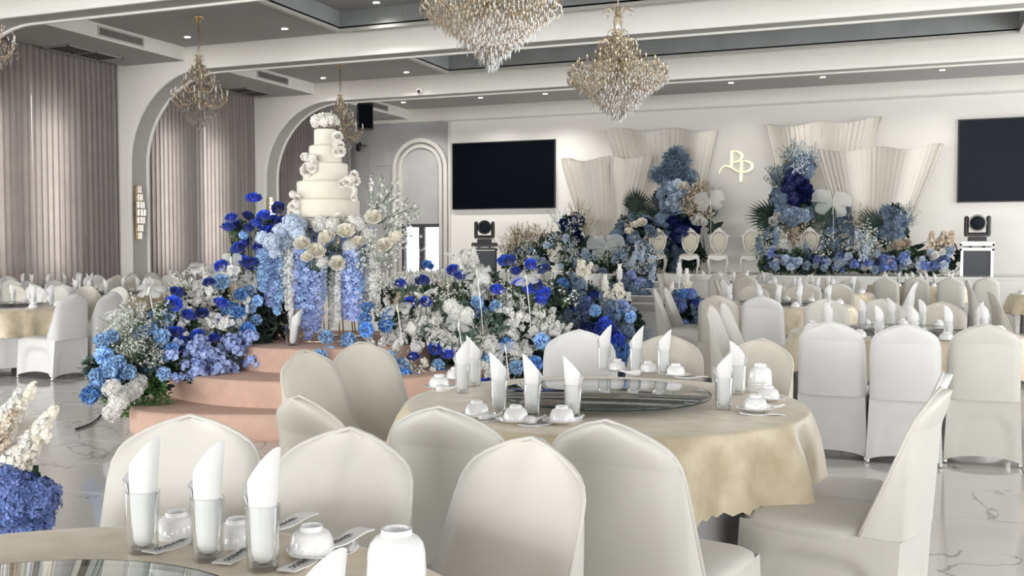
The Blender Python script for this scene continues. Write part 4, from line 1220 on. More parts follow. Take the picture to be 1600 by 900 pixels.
for px, y0, y1, kind, m, w in ((420, 385, 478, 'strand', 'petal_lavender', 1.2), (432, 380, 490, 'strand', 'petal_sky', 1.1), (448, 385, 484, 'thin', 'petal_white', 1), (454, 390, 515, 'thin', 'petal_white', 1), (466, 385, 482, 'strand', 'petal_lavender', 1.2),
                                (474, 388, 495, 'strand', 'petal_sky', 1.1), (481, 420, 530, 'strand', 'petal_lavender', 1.2), (495, 425, 518, 'strand', 'petal_lavender', 1.1), (517, 425, 512, 'thin', 'petal_white', 1), (528, 425, 502, 'thin', 'petal_white', 1),
                                (541, 395, 498, 'strand', 'petal_lavender', 1.2), (553, 390, 500, 'strand', 'petal_lavender', 1.3), (560, 400, 470, 'strand', 'petal_sky', 1.0), (572, 410, 470, 'thin', 'petal_white', 1.6), (583, 405, 485, 'thin', 'petal_white', 1.3), (590, 405, 494, 'thin', 'petal_white', 1),
                                (410, 390, 455, 'strand', 'petal_sky', 1.0), (441, 400, 470, 'strand', 'petal_pale', 1.0), (505, 400, 470, 'thin', 'petal_pale', 1.2)):
    d = 8.86 + frnd.uniform(-.06, .1); L = (y1 - y0) * d / FPX
    o = a.put(kind, PD(px, y0, d), 1, Vector((0, 0, 1)), m); o.scale = (.62*w, .62*w, L)
# strands at the back so the collar is whole
for k in range(12):
    q = 2*PI*k/12; p = Vector((CK.x + .34*math.cos(q), CK.y + .34*math.sin(q), CZ - .08))
    if (p - CAMV).dot(F_H) > 9.25:
        o = a.put('strand', p, 1, Vector((0, 0, 1)), frnd.choice(['petal_lavender', 'petal_sky'])); o.scale = (.6, .6, frnd.uniform(.4, .7))
        a.put('hyd', p + Vector((0, 0, .05)), .17, None, 'petal_white'); a.put('hyd', p + Vector((.05, 0, .0)), .16, Vector((math.cos(q), math.sin(q), .5)), 'petal_pale')
for px, py in ((497, 425), (505, 430), (560, 400), (520, 395)): a.put('leaf', PD(px, py, 8.95), .2, None, 'leaf_grey')
a.done()

# tall blue roses on the left of the cake
b0 = PD(405, 540, 9.2)
a = Arr('tall_rose_vase_spray', 'tall spray of royal blue roses left of the cake', (b0.x, b0.y, ZP[1]))
for px, py in ((397, 311), (435, 325), (388, 339), (412, 339), (362, 341), (356, 356), (427, 347), (441, 348), (390, 358), (416, 363), (401, 350), (387, 378), (374, 388), (404, 387), (379, 409), (391, 414), (407, 414), (346, 418), (423, 360), (368, 352)):
    p = PD(px, py, 9.15 + frnd.uniform(-.2, .2)); a.put('rose', p, .125 * frnd.uniform(.9, 1.15)); a.stem(p, (b0.x + (px-400)*.001, b0.y, ZP[1]), .005)
a.put('mum', PD(381, 367, 9.1), .09)
for k in range(14): a.put('leaf', PD(frnd.uniform(355, 425), frnd.uniform(345, 430), 9.25), .13, None, 'leaf')
a.done()

# left flower bank
b0 = PD(260, 640, 8.2); b0.z = 0
a = Arr('flower_bank', 'low bank of blue and white flowers spilling down the platform, left of the steps', b0, 'flower banks beside the cake')
def dl(px, py): return 7.75 + (px - 135) / 285 * 1.1 - (py - 500) / 150 * .35 + frnd.uniform(-.12, .12)
for px, py in ((327, 442), (275, 458), (271, 475), (295, 494), (316, 490), (345, 474), (341, 502), (276, 520), (309, 524), (335, 529), (283, 536), (346, 416), (380, 408), (395, 411)):
    a.put('rose', PD(px, py, dl(px, py) - .15), .115 * frnd.uniform(.9, 1.2))
for px, py in ((241, 496), (260, 508), (222, 521), (252, 525), (257, 555), (256, 584), (232, 572), (262, 492), (357, 482), (391, 480), (387, 515), (375, 460), (390, 455), (160, 532), (162, 555), (150, 586), (150, 608), (170, 577), (200, 581), (185, 565), (141, 617),
               (345, 440), (365, 500), (245, 540), (268, 545), (175, 525), (235, 515), (372, 488), (402, 470), (400, 500), (158, 600), (182, 590)):
    a.put('mum', PD(px, py, dl(px, py)), .125 * frnd.uniform(.85, 1.2), None, frnd.choice(['petal_sky', 'petal_sky', 'petal_azure']))
for px, py in ((175, 607), (195, 616), (216, 598), (185, 628), (208, 610), (175, 645)): a.put('hyd', PD(px, py, dl(px, py) - .1), .15, None, 'petal_white')
for k in range(76):
    px = frnd.uniform(280, 402); py = 422 + frnd.uniform(0, 1) * 95 + max(0, 335 - px) * .45
    a.put(frnd.choice(['spray', 'spray', 'clus', 'airy']), PD(px, py, dl(px, py) + .03), .135 * frnd.uniform(.8, 1.3), Vector((frnd.uniform(-1, 1), -.8, frnd.uniform(-.2, 1))), 'petal_white')
for k in range(26):
    px = frnd.uniform(195, 262); py = frnd.uniform(525 - (px - 195) * .5, 590)
    a.put('airy', PD(px, py, dl(px, py)), .22, Vector((frnd.uniform(-.7, .5), -.4, 1)), 'petal_white')
for px, py in ((195, 525), (215, 505), (190, 540), (225, 510), (205, 535), (220, 545), (230, 530), (240, 560), (215, 570), (300, 455), (290, 475)): a.put('airy', PD(px, py, dl(px, py) - .05), .26, Vector((-.4, -.2, 1)))
for k in range(70):
    px = frnd.uniform(268, 412); py = frnd.uniform(528, 585) - (px - 330) * .12
    a.put('clus', PD(px, py, dl(px, py) - .1), .10 * frnd.uniform(.8, 1.3), None, 'petal_lavender')
for k in range(120):
    px = frnd.uniform(145, 425); py = frnd.uniform(max(440, 560 - (px - 145) * .85) + 12, 620 - (px - 145) * .17)
    a.put('leaf', PD(px, py, dl(px, py) + .18), .2, None, frnd.choice(['leaf', 'leaf_dark', 'leaf_grey', 'leaf_dark']))
for px, py in ((215, 630), (235, 620), (205, 640), (225, 640), (243, 605), (190, 640), (250, 625), (178, 625)): a.put('frond', PD(px, py, 7.95), .24, Vector((0, -.2, 1)), 'leaf_bright')
for px, py in ((255, 488), (300, 590), (330, 580), (350, 590), (290, 570), (360, 560)): a.put('leaf', PD(px, py, dl(px, py)), .17, None, 'leaf')
for px, py in ((425, 480), (430, 500), (415, 520), (425, 520), (435, 470)): a.put('leaf', PD(px, py, 9.2), .3, None, 'leaf_dark')
a.done()

# right flower bank
b0 = PD(730, 640, 9.0); b0.z = 0
a = Arr('flower_bank', 'wide bank of white blossom and blue roses between cake and central table', b0, 'flower banks beside the cake')
def dr(px, py): return 8.75 + (px - 560) / 340 * .35 - (py - 480) / 150 * .5 + frnd.uniform(-.15, .15)
for px, py in ((626, 444), (660, 440), (641, 472), (665, 472), (709, 423), (717, 432), (788, 408), (796, 408), (829, 413), (806, 425), (850, 422), (776, 454), (810, 442), (829, 454), (850, 459), (838, 446), (679, 545), (646, 559), (702, 555), (655, 595), (641, 617), (845, 470), (760, 600)):
    p = PD(px, py, dr(px, py) - .15); a.put('rose', p, .115 * frnd.uniform(.9, 1.2))
    if py < 480: a.stem(p, p + Vector((frnd.uniform(-.05, .05), .1, -.5)))
a.put('rose', PD(668, 415, 8.6), .11, None, 'petal_azure')
for px, py in ((570, 498), (603, 507), (572, 515), (605, 492), (746, 472), (751, 487), (774, 478), (745, 464), (626, 571), (634, 588), (622, 615), (684, 571), (791, 539), (846, 532), (807, 574), (836, 568), (510, 526), (515, 550), (500, 557), (544, 532), (690, 585), (605, 560), (575, 480), (765, 560), (720, 580)):
    a.put('mum', PD(px, py, dr(px, py) - .12), .125 * frnd.uniform(.85, 1.2), None, frnd.choice(['petal_sky', 'petal_sky', 'petal_azure']))
for px, py in ((715, 488), (705, 480), (728, 492)): a.put('hyd', PD(px, py, 8.5), .15, None, 'petal_white')
WH = [(726, 400), (739, 417), (756, 432), (748, 445), (730, 430), (638, 524), (820, 501), (849, 495), (869, 510), (820, 536), (733, 530), (762, 539), (710, 536), (612, 550), (655, 475), (797, 487), (640, 500), (625, 530), (650, 540), (600, 570), (665, 505), (690, 500), (690, 520), (840, 515), (855, 505),
      (830, 485), (810, 470), (880, 515), (735, 410), (745, 425), (615, 590), (745, 540), (775, 545), (800, 520), (640, 585), (665, 570), (750, 575), (780, 590), (815, 555), (700, 530), (585, 545), (760, 450), (770, 440), (680, 460), (625, 555), (735, 560)]
for px, py in WH:
    for k in range(4):
        x, y = px + frnd.uniform(-13, 13), py + frnd.uniform(-13, 13)
        a.put(frnd.choice(['spray', 'spray', 'clus']), PD(x, y + 4, dr(px, py)), .14 * frnd.uniform(.8, 1.3), Vector((frnd.uniform(-1, 1), -.8, frnd.uniform(-.3, 1))), 'petal_cream' if 640 < px < 670 and 555 < py < 580 else 'petal_white')
for k in range(34):
    px = frnd.uniform(580, 880); py = frnd.uniform(430, 600); a.put('airy', PD(px, py, dr(px, py)), .26, None, 'petal_white')
for k in range(150):
    px = frnd.uniform(590, 880); top = 400 + abs(px - 745) * .28; py = frnd.uniform(max(420, top + 20), 640)
    a.put('leaf', PD(px, py, dr(px, py) + .25), .22, None, frnd.choice(['leaf', 'leaf_dark', 'leaf_grey', 'leaf_dark', 'leaf_grey']))
for k in range(18):
    px = frnd.uniform(660, 800); py = frnd.uniform(470, 540); a.put('leaf', PD(px, py, dr(px, py) - .02), .15, None, 'leaf_grey')
a.done()

# vase spray at the lower left corner
p0 = LD(-2.02, 3.9)
a = Arr('corner_flower_spray', 'cream blossom sprays over blue hydrangeas at the lower left edge', (p0.x, p0.y, 0))
for px, py, s in ((30, 775, .20), (62, 780, .17), (10, 800, .18), (48, 815, .18), (5, 760, .18), (25, 830, .16), (-20, 790, .2)): a.put('hydfine', PD(px, py, 3.75 + frnd.uniform(-.08, .08)), s, None, 'petal_hydr')
for px, py, tx, ty, m in ((-10, 690, 55, 600, 'petal_cream'), (10, 745, 85, 640, 'petal_cream'), (0, 740, 70, 655, 'petal_white'), (20, 760, 60, 690, 'petal_cream'), (-15, 700, 25, 640, 'petal_blush'), (-20, 720, 15, 690, 'petal_blush'), (5, 750, 45, 690, 'petal_white'), (15, 740, 78, 675, 'petal_cream'), (-15, 690, 30, 610, 'petal_white')):
    p, q = PD(px, py, 3.95), PD(tx, ty, 3.85); a.put('fine', p, (q - p).length * 1.02, q - p, m); a.stem(p, Vector((p0.x, p0.y, .2)), .005)
for k in range(16): a.put('leaf', PD(frnd.uniform(-20, 50), frnd.uniform(730, 840), 3.98), .14, None, frnd.choice(['leaf_grey', 'leaf']))
a.stem((p0.x, p0.y, .5), (p0.x, p0.y, 0), .02)
a.done()

# ------------------------------------------------------------------ aisle arrangements toward the stage
def mixed(name, label, px, py_top, py_bot, d, wpx, tones, n=46, group='aisle flower stands'):
    base = PD(px, py_bot, d); base.z = max(0.0, base.z)
    a = Arr(name, label, base, group); k = d / FPX
    for i in range(n):
        v = frnd.random(); w = wpx * (.45 + .75 * math.sin(PI * min(1, .15 + v * .8)))
        x = px + frnd.uniform(-1, 1) * w; y = py_bot + (py_top - py_bot) * v; kind, m, s = frnd.choice(tones)
        a.put(kind, PD(x, y, d + frnd.uniform(-1, 1) * wpx * k * .8), s, None, m)
    for i in range(int(n * .8)):
        v = frnd.random() * .92; w = wpx * (.45 + .7 * math.sin(PI * min(1, .15 + v * .8))); x = px + frnd.uniform(-1, 1) * w * .85; y = py_bot + (py_top - py_bot) * v
        a.put('leaf', PD(x, y, d + wpx * k * .5 + frnd.uniform(-.1, .1)), .32, None, frnd.choice(['leaf_dark', 'leaf', 'leaf_grey', 'leaf_dark']))
    return a
BLUE = [('mum', 'petal_azure', .16), ('hyd', 'petal_hydr', .2), ('rose', 'rose_royal', .14), ('mum', 'petal_lavender', .15), ('hyd', 'petal_slate', .2), ('spray', 'petal_slate', .3)]
for args in (('aisle_flower_stand', 'dark blue flower stand behind the white blossom bank', 898, 440, 540, 11.0, 32), ('aisle_flower_stand', 'blue flower stand with royal blue heart beyond the central table', 960, 478, 585, 10.5, 30),
             ('aisle_flower_stand', 'small blue flower stand behind the sideways white chairs', 1069, 458, 515, 15.5, 26)):
    a = mixed(*args, BLUE)
    if args[2] == 960:
        for px, py in ((945, 505), (955, 515), (938, 518), (965, 530), (958, 545), (970, 560), (985, 545)): a.put('mum', PD(px, py, 10.25), .15, None, frnd.choice(['rose_royal', 'petal_azure']))
        for px, py in ((930, 485), (985, 495)): a.put('mum', PD(px, py, 10.3), .13, None, 'petal_sky')
    for k in range(3):
        x = args[2] + frnd.uniform(-15, 25); a.put('spray', PD(x, args[3] + 12, args[5]), .32, Vector((frnd.uniform(-.2, .4), 0, 1)), 'petal_cream')
    a.done()
# ================================================================== stage dressing
def stage_arr(name, label, px, base_py, Y):
    b = PY(px, base_py, Y); return Arr(name, label, (b.x, Y, SZ if base_py < 432 else b.z), 'stage flower arrangements')
def fill(a, cx, cy, rx, ry, Y, items, n, leaf=('leaf_dark', 'leaf'), nl=0, jy=.25, ls=.42):
    for k in range(nl):
        r = math.sqrt(frnd.random()); q = frnd.uniform(0, 6.28); a.put('leaf', PY(cx + rx*r*math.cos(q)*.95, cy + ry*r*math.sin(q)*.95, Y + .12 + frnd.uniform(0, jy)), ls, None, frnd.choice(leaf))
    for k in range(n):
        r = math.sqrt(frnd.random()); q = frnd.uniform(0, 6.28); kind, m, s = frnd.choice(items)
        a.put(kind, PY(cx + rx*r*math.cos(q), cy + ry*r*math.sin(q), Y + frnd.uniform(-jy, jy)), s * frnd.uniform(.85, 1.2), None, m)
# low hedge on the left of the stage
a = stage_arr('stage_flower_hedge', 'low blue and white flower hedge left of the fan drape', 880, 426, 25.2)
WB = [('mum', 'petal_pale', .20), ('mum', 'petal_mist', .20), ('mum', 'petal_white', .17), ('airy', 'petal_white', .5), ('mum', 'petal_mist', .18), ('airy', 'petal_pale', .45)]
fill(a, 880, 395, 70, 26, 25.2, WB, 34, nl=34); fill(a, 930, 408, 70, 16, 25.0, WB, 26, nl=28); fill(a, 815, 405, 32, 18, 25.4, WB + [('airy', 'petal_blush', .6)], 16, nl=14); fill(a, 893, 362, 22, 26, 25.6, [('airy', 'petal_pale', .6), ('rose', 'rose_navy', .24), ('airy', 'petal_blush', .6)], 16, nl=8)
for px, py in ((882, 358), (894, 342), (898, 356), (903, 365), (880, 348)): a.put('rose', PY(px, py, 25.3), .24, None, 'rose_navy')
for px, py in ((907, 345), (912, 360), (915, 375)): a.put('airy', PY(px, py, 25.8), .7, Vector((0, 0, 1)), 'petal_blush')
for k in range(16): a.put('airy', PY(frnd.uniform(790, 860), frnd.uniform(380, 405), 25.4), .75, Vector((frnd.uniform(-.5, .5), 0, 1)), 'petal_blush')
a.done()
# dark mass between the two left drapes
a = stage_arr('stage_flower_mass', 'dark navy and cream flower mass between the left drapes', 990, 426, 26.2)
fill(a, 992, 372, 30, 34, 26.2, [('rose', 'rose_navy', .26), ('hyd', 'petal_slate', .34), ('airy', 'petal_blush', .5), ('rose', 'rose_navy', .26), ('mum', 'petal_slate', .26)], 46, nl=40)
for px, py in ((983, 362), (993, 352), (1003, 348)): a.put('rose', PY(px, py, 25.9), .27, None, 'petal_cream')
for px, py in ((995, 325), (990, 332), (1000, 335)): a.put('palm', PY(px, py, 26.6), .7, Vector((frnd.uniform(-.5, .5), 0, 1)))
a.done()
# cascade down the stage front beside the steps
a = Arr('stage_flower_cascade', 'blue and white flower cascade beside the stage steps', (PY(985, 480, 23.9).x, 23.9, 0), 'stage flower arrangements')
fill(a, 1003, 418, 22, 26, 24.2, WB + [('spray', 'petal_pale', .4)], 42, nl=30); fill(a, 985, 450, 28, 24, 23.9, [('hyd', 'petal_hydr', .3), ('mum', 'petal_slate', .26), ('hyd', 'petal_slate', .3), ('mum', 'petal_lavender', .24)], 30, nl=44)
fill(a, 1000, 470, 18, 18, 23.8, [('hyd', 'petal_slate', .3)], 8, nl=26)
a.done()
# tall arrangement left of the emblem
a = stage_arr('tall_stage_flowers', 'tall slate blue branch arrangement left of the gold monogram', 1060, 426, 26.6)
fill(a, 1058, 250, 13, 15, 26.6, [('leaf', 'petal_slate', .4), ('frond', 'petal_slate', .4)], 26); fill(a, 1052, 274, 33, 14, 26.6, [('leaf', 'petal_slate', .38), ('frond', 'petal_slate', .42)], 46)
fill(a, 1052, 310, 24, 24, 26.5, [('hyd', 'petal_slate', .34), ('mum', 'petal_pale', .27), ('mum', 'petal_mist', .22), ('mum', 'petal_mist', .22)], 46, nl=24)
for px, py in ((1054, 310), (1064, 305), (1045, 320), (1056, 324), (1072, 300)): a.put('rose', PY(px, py, 26.2), .3, None, 'petal_pale')
a.put('rose', PY(1068, 292, 26.2), .34, None, 'petal_cream')
fill(a, 1094, 328, 22, 20, 26.5, [('airy', 'petal_blush', .7), ('airy', 'petal_blush', .6)], 44, ('leaf_grey',), 8)
fill(a, 1066, 356, 26, 18, 26.4, [('rose', 'rose_navy', .28), ('rose', 'rose_navy', .25), ('hyd', 'rose_navy', .3)], 46, nl=24)
for px, py in ((1085, 347), (1097, 347), (1090, 340)): a.put('rose', PY(px, py, 26.1), .3, None, 'petal_white')
fill(a, 1040, 352, 16, 22, 26.5, [('hyd', 'petal_slate', .34)], 16, nl=18); fill(a, 1060, 395, 38, 26, 26.7, [('hyd', 'petal_slate', .32), ('rose', 'rose_navy', .24)], 26, nl=50)
for px, py in ((1105, 365), (1110, 375), (1120, 360), (1112, 388), (1100, 395), (1125, 370)): a.put('broad', PY(px, py, 26.5), .55, Vector((frnd.uniform(-1, 1), -.2, .6)), 'leaf_dark')
for px, py in ((1030, 330), (1024, 345)): a.put('palm', PY(px, py, 26.6), .7, Vector((-.6, 0, .5)))
a.done()
# tall arrangement right of the emblem
a = stage_arr('tall_stage_flowers', 'tall navy and pale blue arrangement right of the gold monogram', 1240, 426, 26.6)
fill(a, 1250, 262, 20, 14, 26.6, [('leaf', 'petal_slate', .36), ('hyd', 'petal_slate', .34), ('airy', 'petal_pale', .6)], 34)
for px, py in ((1238, 246), (1252, 244), (1268, 258), (1230, 256), (1222, 262)): a.put('airy', PY(px, py, 26.6), .5, Vector((frnd.uniform(-.5, .5), 0, 1)), 'petal_slate')
fill(a, 1243, 295, 17, 24, 26.4, [('rose', 'rose_navy', .3), ('hyd', 'rose_navy', .3)], 50, nl=12)
for px, py in ((1263, 295), (1270, 302), (1265, 308), (1272, 310), (1262, 318)): a.put('rose', PY(px, py, 26.2), .2, None, 'rose_navy')
fill(a, 1225, 318, 20, 20, 26.5, [('hyd', 'petal_slate', .36), ('mum', 'petal_slate', .28), ('mum', 'petal_mist', .22)], 40, nl=16); fill(a, 1245, 338, 22, 12, 26.3, [('mum', 'petal_mist', .22), ('hyd', 'petal_slate', .32), ('mum', 'petal_pale', .24)], 26, nl=10)
fill(a, 1215, 290, 8, 12, 26.6, [('airy', 'petal_slate', .6)], 8); fill(a, 1283, 332, 20, 18, 26.6, [('frond', 'leaf_grey', .5), ('frond', 'leaf', .4)], 22); fill(a, 1243, 368, 22, 16, 26.6, [('airy', 'petal_blush', .6), ('hyd', 'petal_blush', .3)], 34, ('leaf_grey',), 10)
for px, py, dx in ((1200, 335, -1), (1196, 345, -1), (1204, 350, -1)): a.put('palm', PY(px + 14, py, 26.4), .9, Vector((dx, -.2, .25)))
for px, py in ((1215, 338), (1208, 346)): a.put('rose', PY(px, py, 26.2), .26, None, 'petal_white')
a.done()
# blue pampas behind the low table
a = stage_arr('stage_flower_mass', 'blue and blush plume mass under the right drapes', 1315, 426, 26.9)
fill(a, 1308, 370, 20, 34, 26.9, [('hyd', 'petal_slate', .34), ('mum', 'petal_mist', .22), ('spray', 'petal_slate', .5)], 46, nl=24); fill(a, 1335, 375, 16, 28, 27.0, [('airy', 'petal_blush', .7), ('hyd', 'petal_blush', .3)], 26, ('leaf_grey',), 10)
a.done()
# right hand arrangement under the drape tip
a = stage_arr('tall_stage_flowers', 'blue and cream arrangement with palm leaves under the right drape', 1395, 426, 26.2)
fill(a, 1397, 342, 18, 14, 26.2, [('leaf', 'petal_slate', .36), ('hyd', 'petal_slate', .3)], 34); fill(a, 1393, 362, 16, 12, 26.1, [('hyd', 'petal_slate', .3), ('mum', 'petal_mist', .22)], 22, nl=10); fill(a, 1402, 386, 14, 16, 26.1, [('rose', 'petal_cream', .28), ('rose', 'petal_blush', .26)], 18, nl=8)
fill(a, 1418, 350, 12, 12, 26.3, [('airy', 'petal_white', .5)], 10); a.put('leaf', PY(1399, 325, 26.2), .3, None, 'leaf_dark')
for px, py, dx, dz in ((1380, 352, -1, .5), (1380, 372, -1, .05), (1382, 360, -1, .25)): a.put('palm', PY(px, py, 26.1), .85, Vector((dx, -.1, dz)))
for px, py in ((1420, 390), (1428, 385), (1424, 400)): a.put('broad', PY(px, py, 26.1), .4, Vector((.8, -.2, .3)), 'leaf_dark')
a.done()
# low hedge on the right of the stage
a = stage_arr('stage_flower_hedge', 'long low blue flower hedge along the stage front, right side', 1345, 426, 25.0)
RB = [('mum', 'petal_mist', .20), ('mum', 'petal_pale', .20), ('mum', 'petal_mist', .18), ('clus', 'petal_hydr', .26), ('mum', 'petal_white', .17), ('mum', 'petal_pale', .17)]
for cx in (1215, 1255, 1295, 1335, 1375, 1415, 1455): fill(a, cx, 409, 26, 13, 25.0, RB, 12, nl=24, ls=.36)
fill(a, 1200, 395, 16, 26, 25.1, [('spike', 'petal_hydr', .6), ('spike', 'petal_slate', .6), ('airy', 'petal_cream', .5), ('mum', 'petal_lavender', .22)], 18, nl=8)
fill(a, 1350, 392, 16, 16, 25.1, [('airy', 'petal_white', .6), ('spray', 'petal_pale', .4)], 16); fill(a, 1470, 400, 24, 14, 25.1, RB, 12, nl=18); fill(a, 1310, 398, 60, 12, 25.2, [('airy', 'petal_white', .5), ('spike', 'petal_slate', .5)], 18)
for px in (1452, 1462, 1473, 1478): a.put('spray', PY(px, 408, 25.1), .7, Vector((frnd.uniform(-.1, .3), 0, 1)), 'petal_blush')
for px, py in ((1452, 418), (1472, 422), (1443, 424)): a.put('rose', PY(px, py, 24.9), .3, None, 'petal_white')
fill(a, 1375, 414, 30, 6, 24.9, [('clus', 'petal_hydr', .24)], 8); fill(a, 1455, 412, 14, 6, 24.9, [('clus', 'petal_hydr', .22)], 6)
a.done()

# ------------------------------------------------------------------ pleated fan drapes
def drape(pts, Y, label, seed):
    """pts: top left, top right, foot left, foot right in the photograph, hung at depth Y"""
    rnd = random.Random(seed)
    tl, tr, fl, fr = [PY(px, py, Y) for px, py in pts]
    fl.z = fr.z = SZ + .005
    base = (fl + fr) / 2; n = 150; rows = []
    ph = [rnd.uniform(0, 6.28) for _ in range(6)]; nr = 14
    for i in range(nr + 1):
        v = i / nr; row = []
        for k in range(n + 1):
            u = k / n; lo = fl.lerp(fr, u); hi = tl.lerp(tr, u); p = lo.lerp(hi, v)
            wide = .16 * math.sin(u * 2*PI*2.1 + ph[0]) * (.25 + .75*v)
            fine = (.022*math.sin(u*2*PI*23 + ph[1]) + .014*math.sin(u*2*PI*41 + ph[2] + 2*math.sin(u*9))) * (.5 + .5*math.sin(u*13 + ph[3]))
            bow = .10 * math.sin(PI*v) * (u - .5)
            z = p.z + (v ** 3) * (.07*math.sin(u*2*PI*2.1 + ph[0]) + .03)
            row.append((p.x - base.x + bow, wide + fine, z - base.z))
        rows.append(row)
    t = thing('fan_drape', label, 'drape', base, 0, 'pleated fan drapes on the stage')
    link('cloth', MB().grid(rows).mesh('cloth', 'drape_cloth'), t)
    top = rows[-1]; link('top_rod', MB().tube(top[::3], .012, 5).mesh('top_rod', 'drape_cloth'), t)
    link('pole', MB().tube([(0, .16, 0), (0, .16, (tl.z + tr.z)/2 - base.z - .1)], .015, 6).mesh('pole', 'aluminium'), t)
    for e in (0, -1): link('hem', MB().tube([r[e] for r in rows], .016, 5).mesh('hem', 'drape_cloth'), t)
drape([(874, 252), (1018, 245), (936, 420), (962, 420)], 26.7, 'ivory pleated fan drape in front, beside the left wall screen', 1)
drape([(947, 205), (1119, 205), (1025, 420), (1062, 420)], 27.6, 'taller ivory fan drape behind the slate blue branches', 2)
drape([(1196, 200), (1377, 187), (1262, 420), (1300, 420)], 27.6, 'taller ivory fan drape right of the gold monogram', 3)
drape([(1274, 238), (1475, 229), (1345, 420), (1380, 420)], 26.7, 'wide ivory fan drape nearest the right wall screen', 4)

# ------------------------------------------------------------------ wall screens
def screen_tv(c, label, group, m):
    a, b, z0, z1 = c
    w, h = (b - a)/2, (z1 - z0)
    t = thing('tv_screen', label, 'screen', ((a + b)/2, YB - .08, z0), 0, group)
    link('panel', MB().box(-w, w, -.07, -.02, 0, h).mesh('panel', m, False), t)
    f = .03; mb = MB(); mb.box(-w-f, w+f, -.08, 0, -f, 0); mb.box(-w-f, w+f, -.08, 0, h, h+f); mb.box(-w-f, -w, -.08, 0, 0, h); mb.box(w, w+f, -.08, 0, 0, h)
    link('frame', mb.mesh('frame', 'black_paint', False), t)
yp = YB - .1
x0, x1 = PY(709, 270, yp).x, PY(867, 270, yp).x; zt, zb = PY(788, 222.5, yp).z, PY(788, 325, yp).z
screen_tv((x0, x1, zb, zt), 'large black wall screen left of the fan drapes', 'black wall screens', 'screen_glass')
x2 = PY(1498, 250, yp).x; zt2, zb2 = PY(1550, 187, yp).z, PY(1550, 314, yp).z
screen_tv((x2, x2 + (x1 - x0), zb2, zt2), 'large dark wall screen cut by the right frame edge', 'black wall screens', 'screen_dim')

# ------------------------------------------------------------------ gold monogram
def monogram():
    o = PY(1152, 260, YB - .1); k = o.y * .00066 / 1.0
    S = (PY(1177, 260, YB-.1).x - PY(1127, 260, YB-.1).x) / 50.0
    t = thing('monogram', 'gold double letter monogram with a curling tail on the wall', 'sign', (o.x, YB - .09, o.z), 0)
    def pt(px, py): return ((px - 1152)*S, -(py - 260)*S)
    def stroke(pts, wid):
        mb = MB(); rows = []
        for i, (x, z) in enumerate(pts):
            a = Vector(pts[max(0, i-1)]); b = Vector(pts[min(len(pts)-1, i+1)]); d = (b - a).normalized(); nn = Vector((-d.y, d.x)); w = wid[i]*S/2
            rows.append([(x + nn.x*w, -.04, z + nn.y*w), (x - nn.x*w, -.04, z - nn.y*w), (x - nn.x*w, 0, z - nn.y*w), (x + nn.x*w, 0, z + nn.y*w)])
        mb.grid(rows, 0, True); mb.f.append((3, 2, 1, 0)); n = len(mb.v); mb.f.append((n-4, n-3, n-2, n-1)); mb.mi += [0, 0]
        return mb.mesh('stroke', 'logo_gold', False)
    def add(nm, pp, w): link(nm, stroke([pt(*p) for p in pp], w), t)
    add('letter_stem', [(1143.6, 236), (1143.3, 250), (1143, 261)], [4.4, 4.4, 4.0])
    bowl = [(1145 + 14.5*math.sin(q) * (1 if q < PI/2 else 1), 244.4 - 9*math.cos(q)) for q in [PI*i/14 for i in range(15)]]
    add('letter_bowl', bowl, [1.3 + 3.0*math.sin(PI*i/14)**2 for i in range(15)])
    add('letter_stem', [(1159, 252), (1158.5, 268), (1158, 284)], [4.4, 4.4, 4.0])
    bowl = [(1161 + 14.5*math.sin(q), 260.4 - 9*math.cos(q)) for q in [PI*i/14 for i in range(15)]]
    add('letter_bowl', bowl, [1.3 + 3.0*math.sin(PI*i/14)**2 for i in range(15)])
    add('tail', [(1123.8, 271), (1125, 266), (1128, 261.5), (1132, 258.8), (1137, 258.8), (1143, 261.5), (1149, 265.5), (1155, 268.5), (1161, 269.4)], [.8, 1.2, 1.5, 1.6, 1.7, 1.8, 1.6, 1.4, 1.2])
monogram()

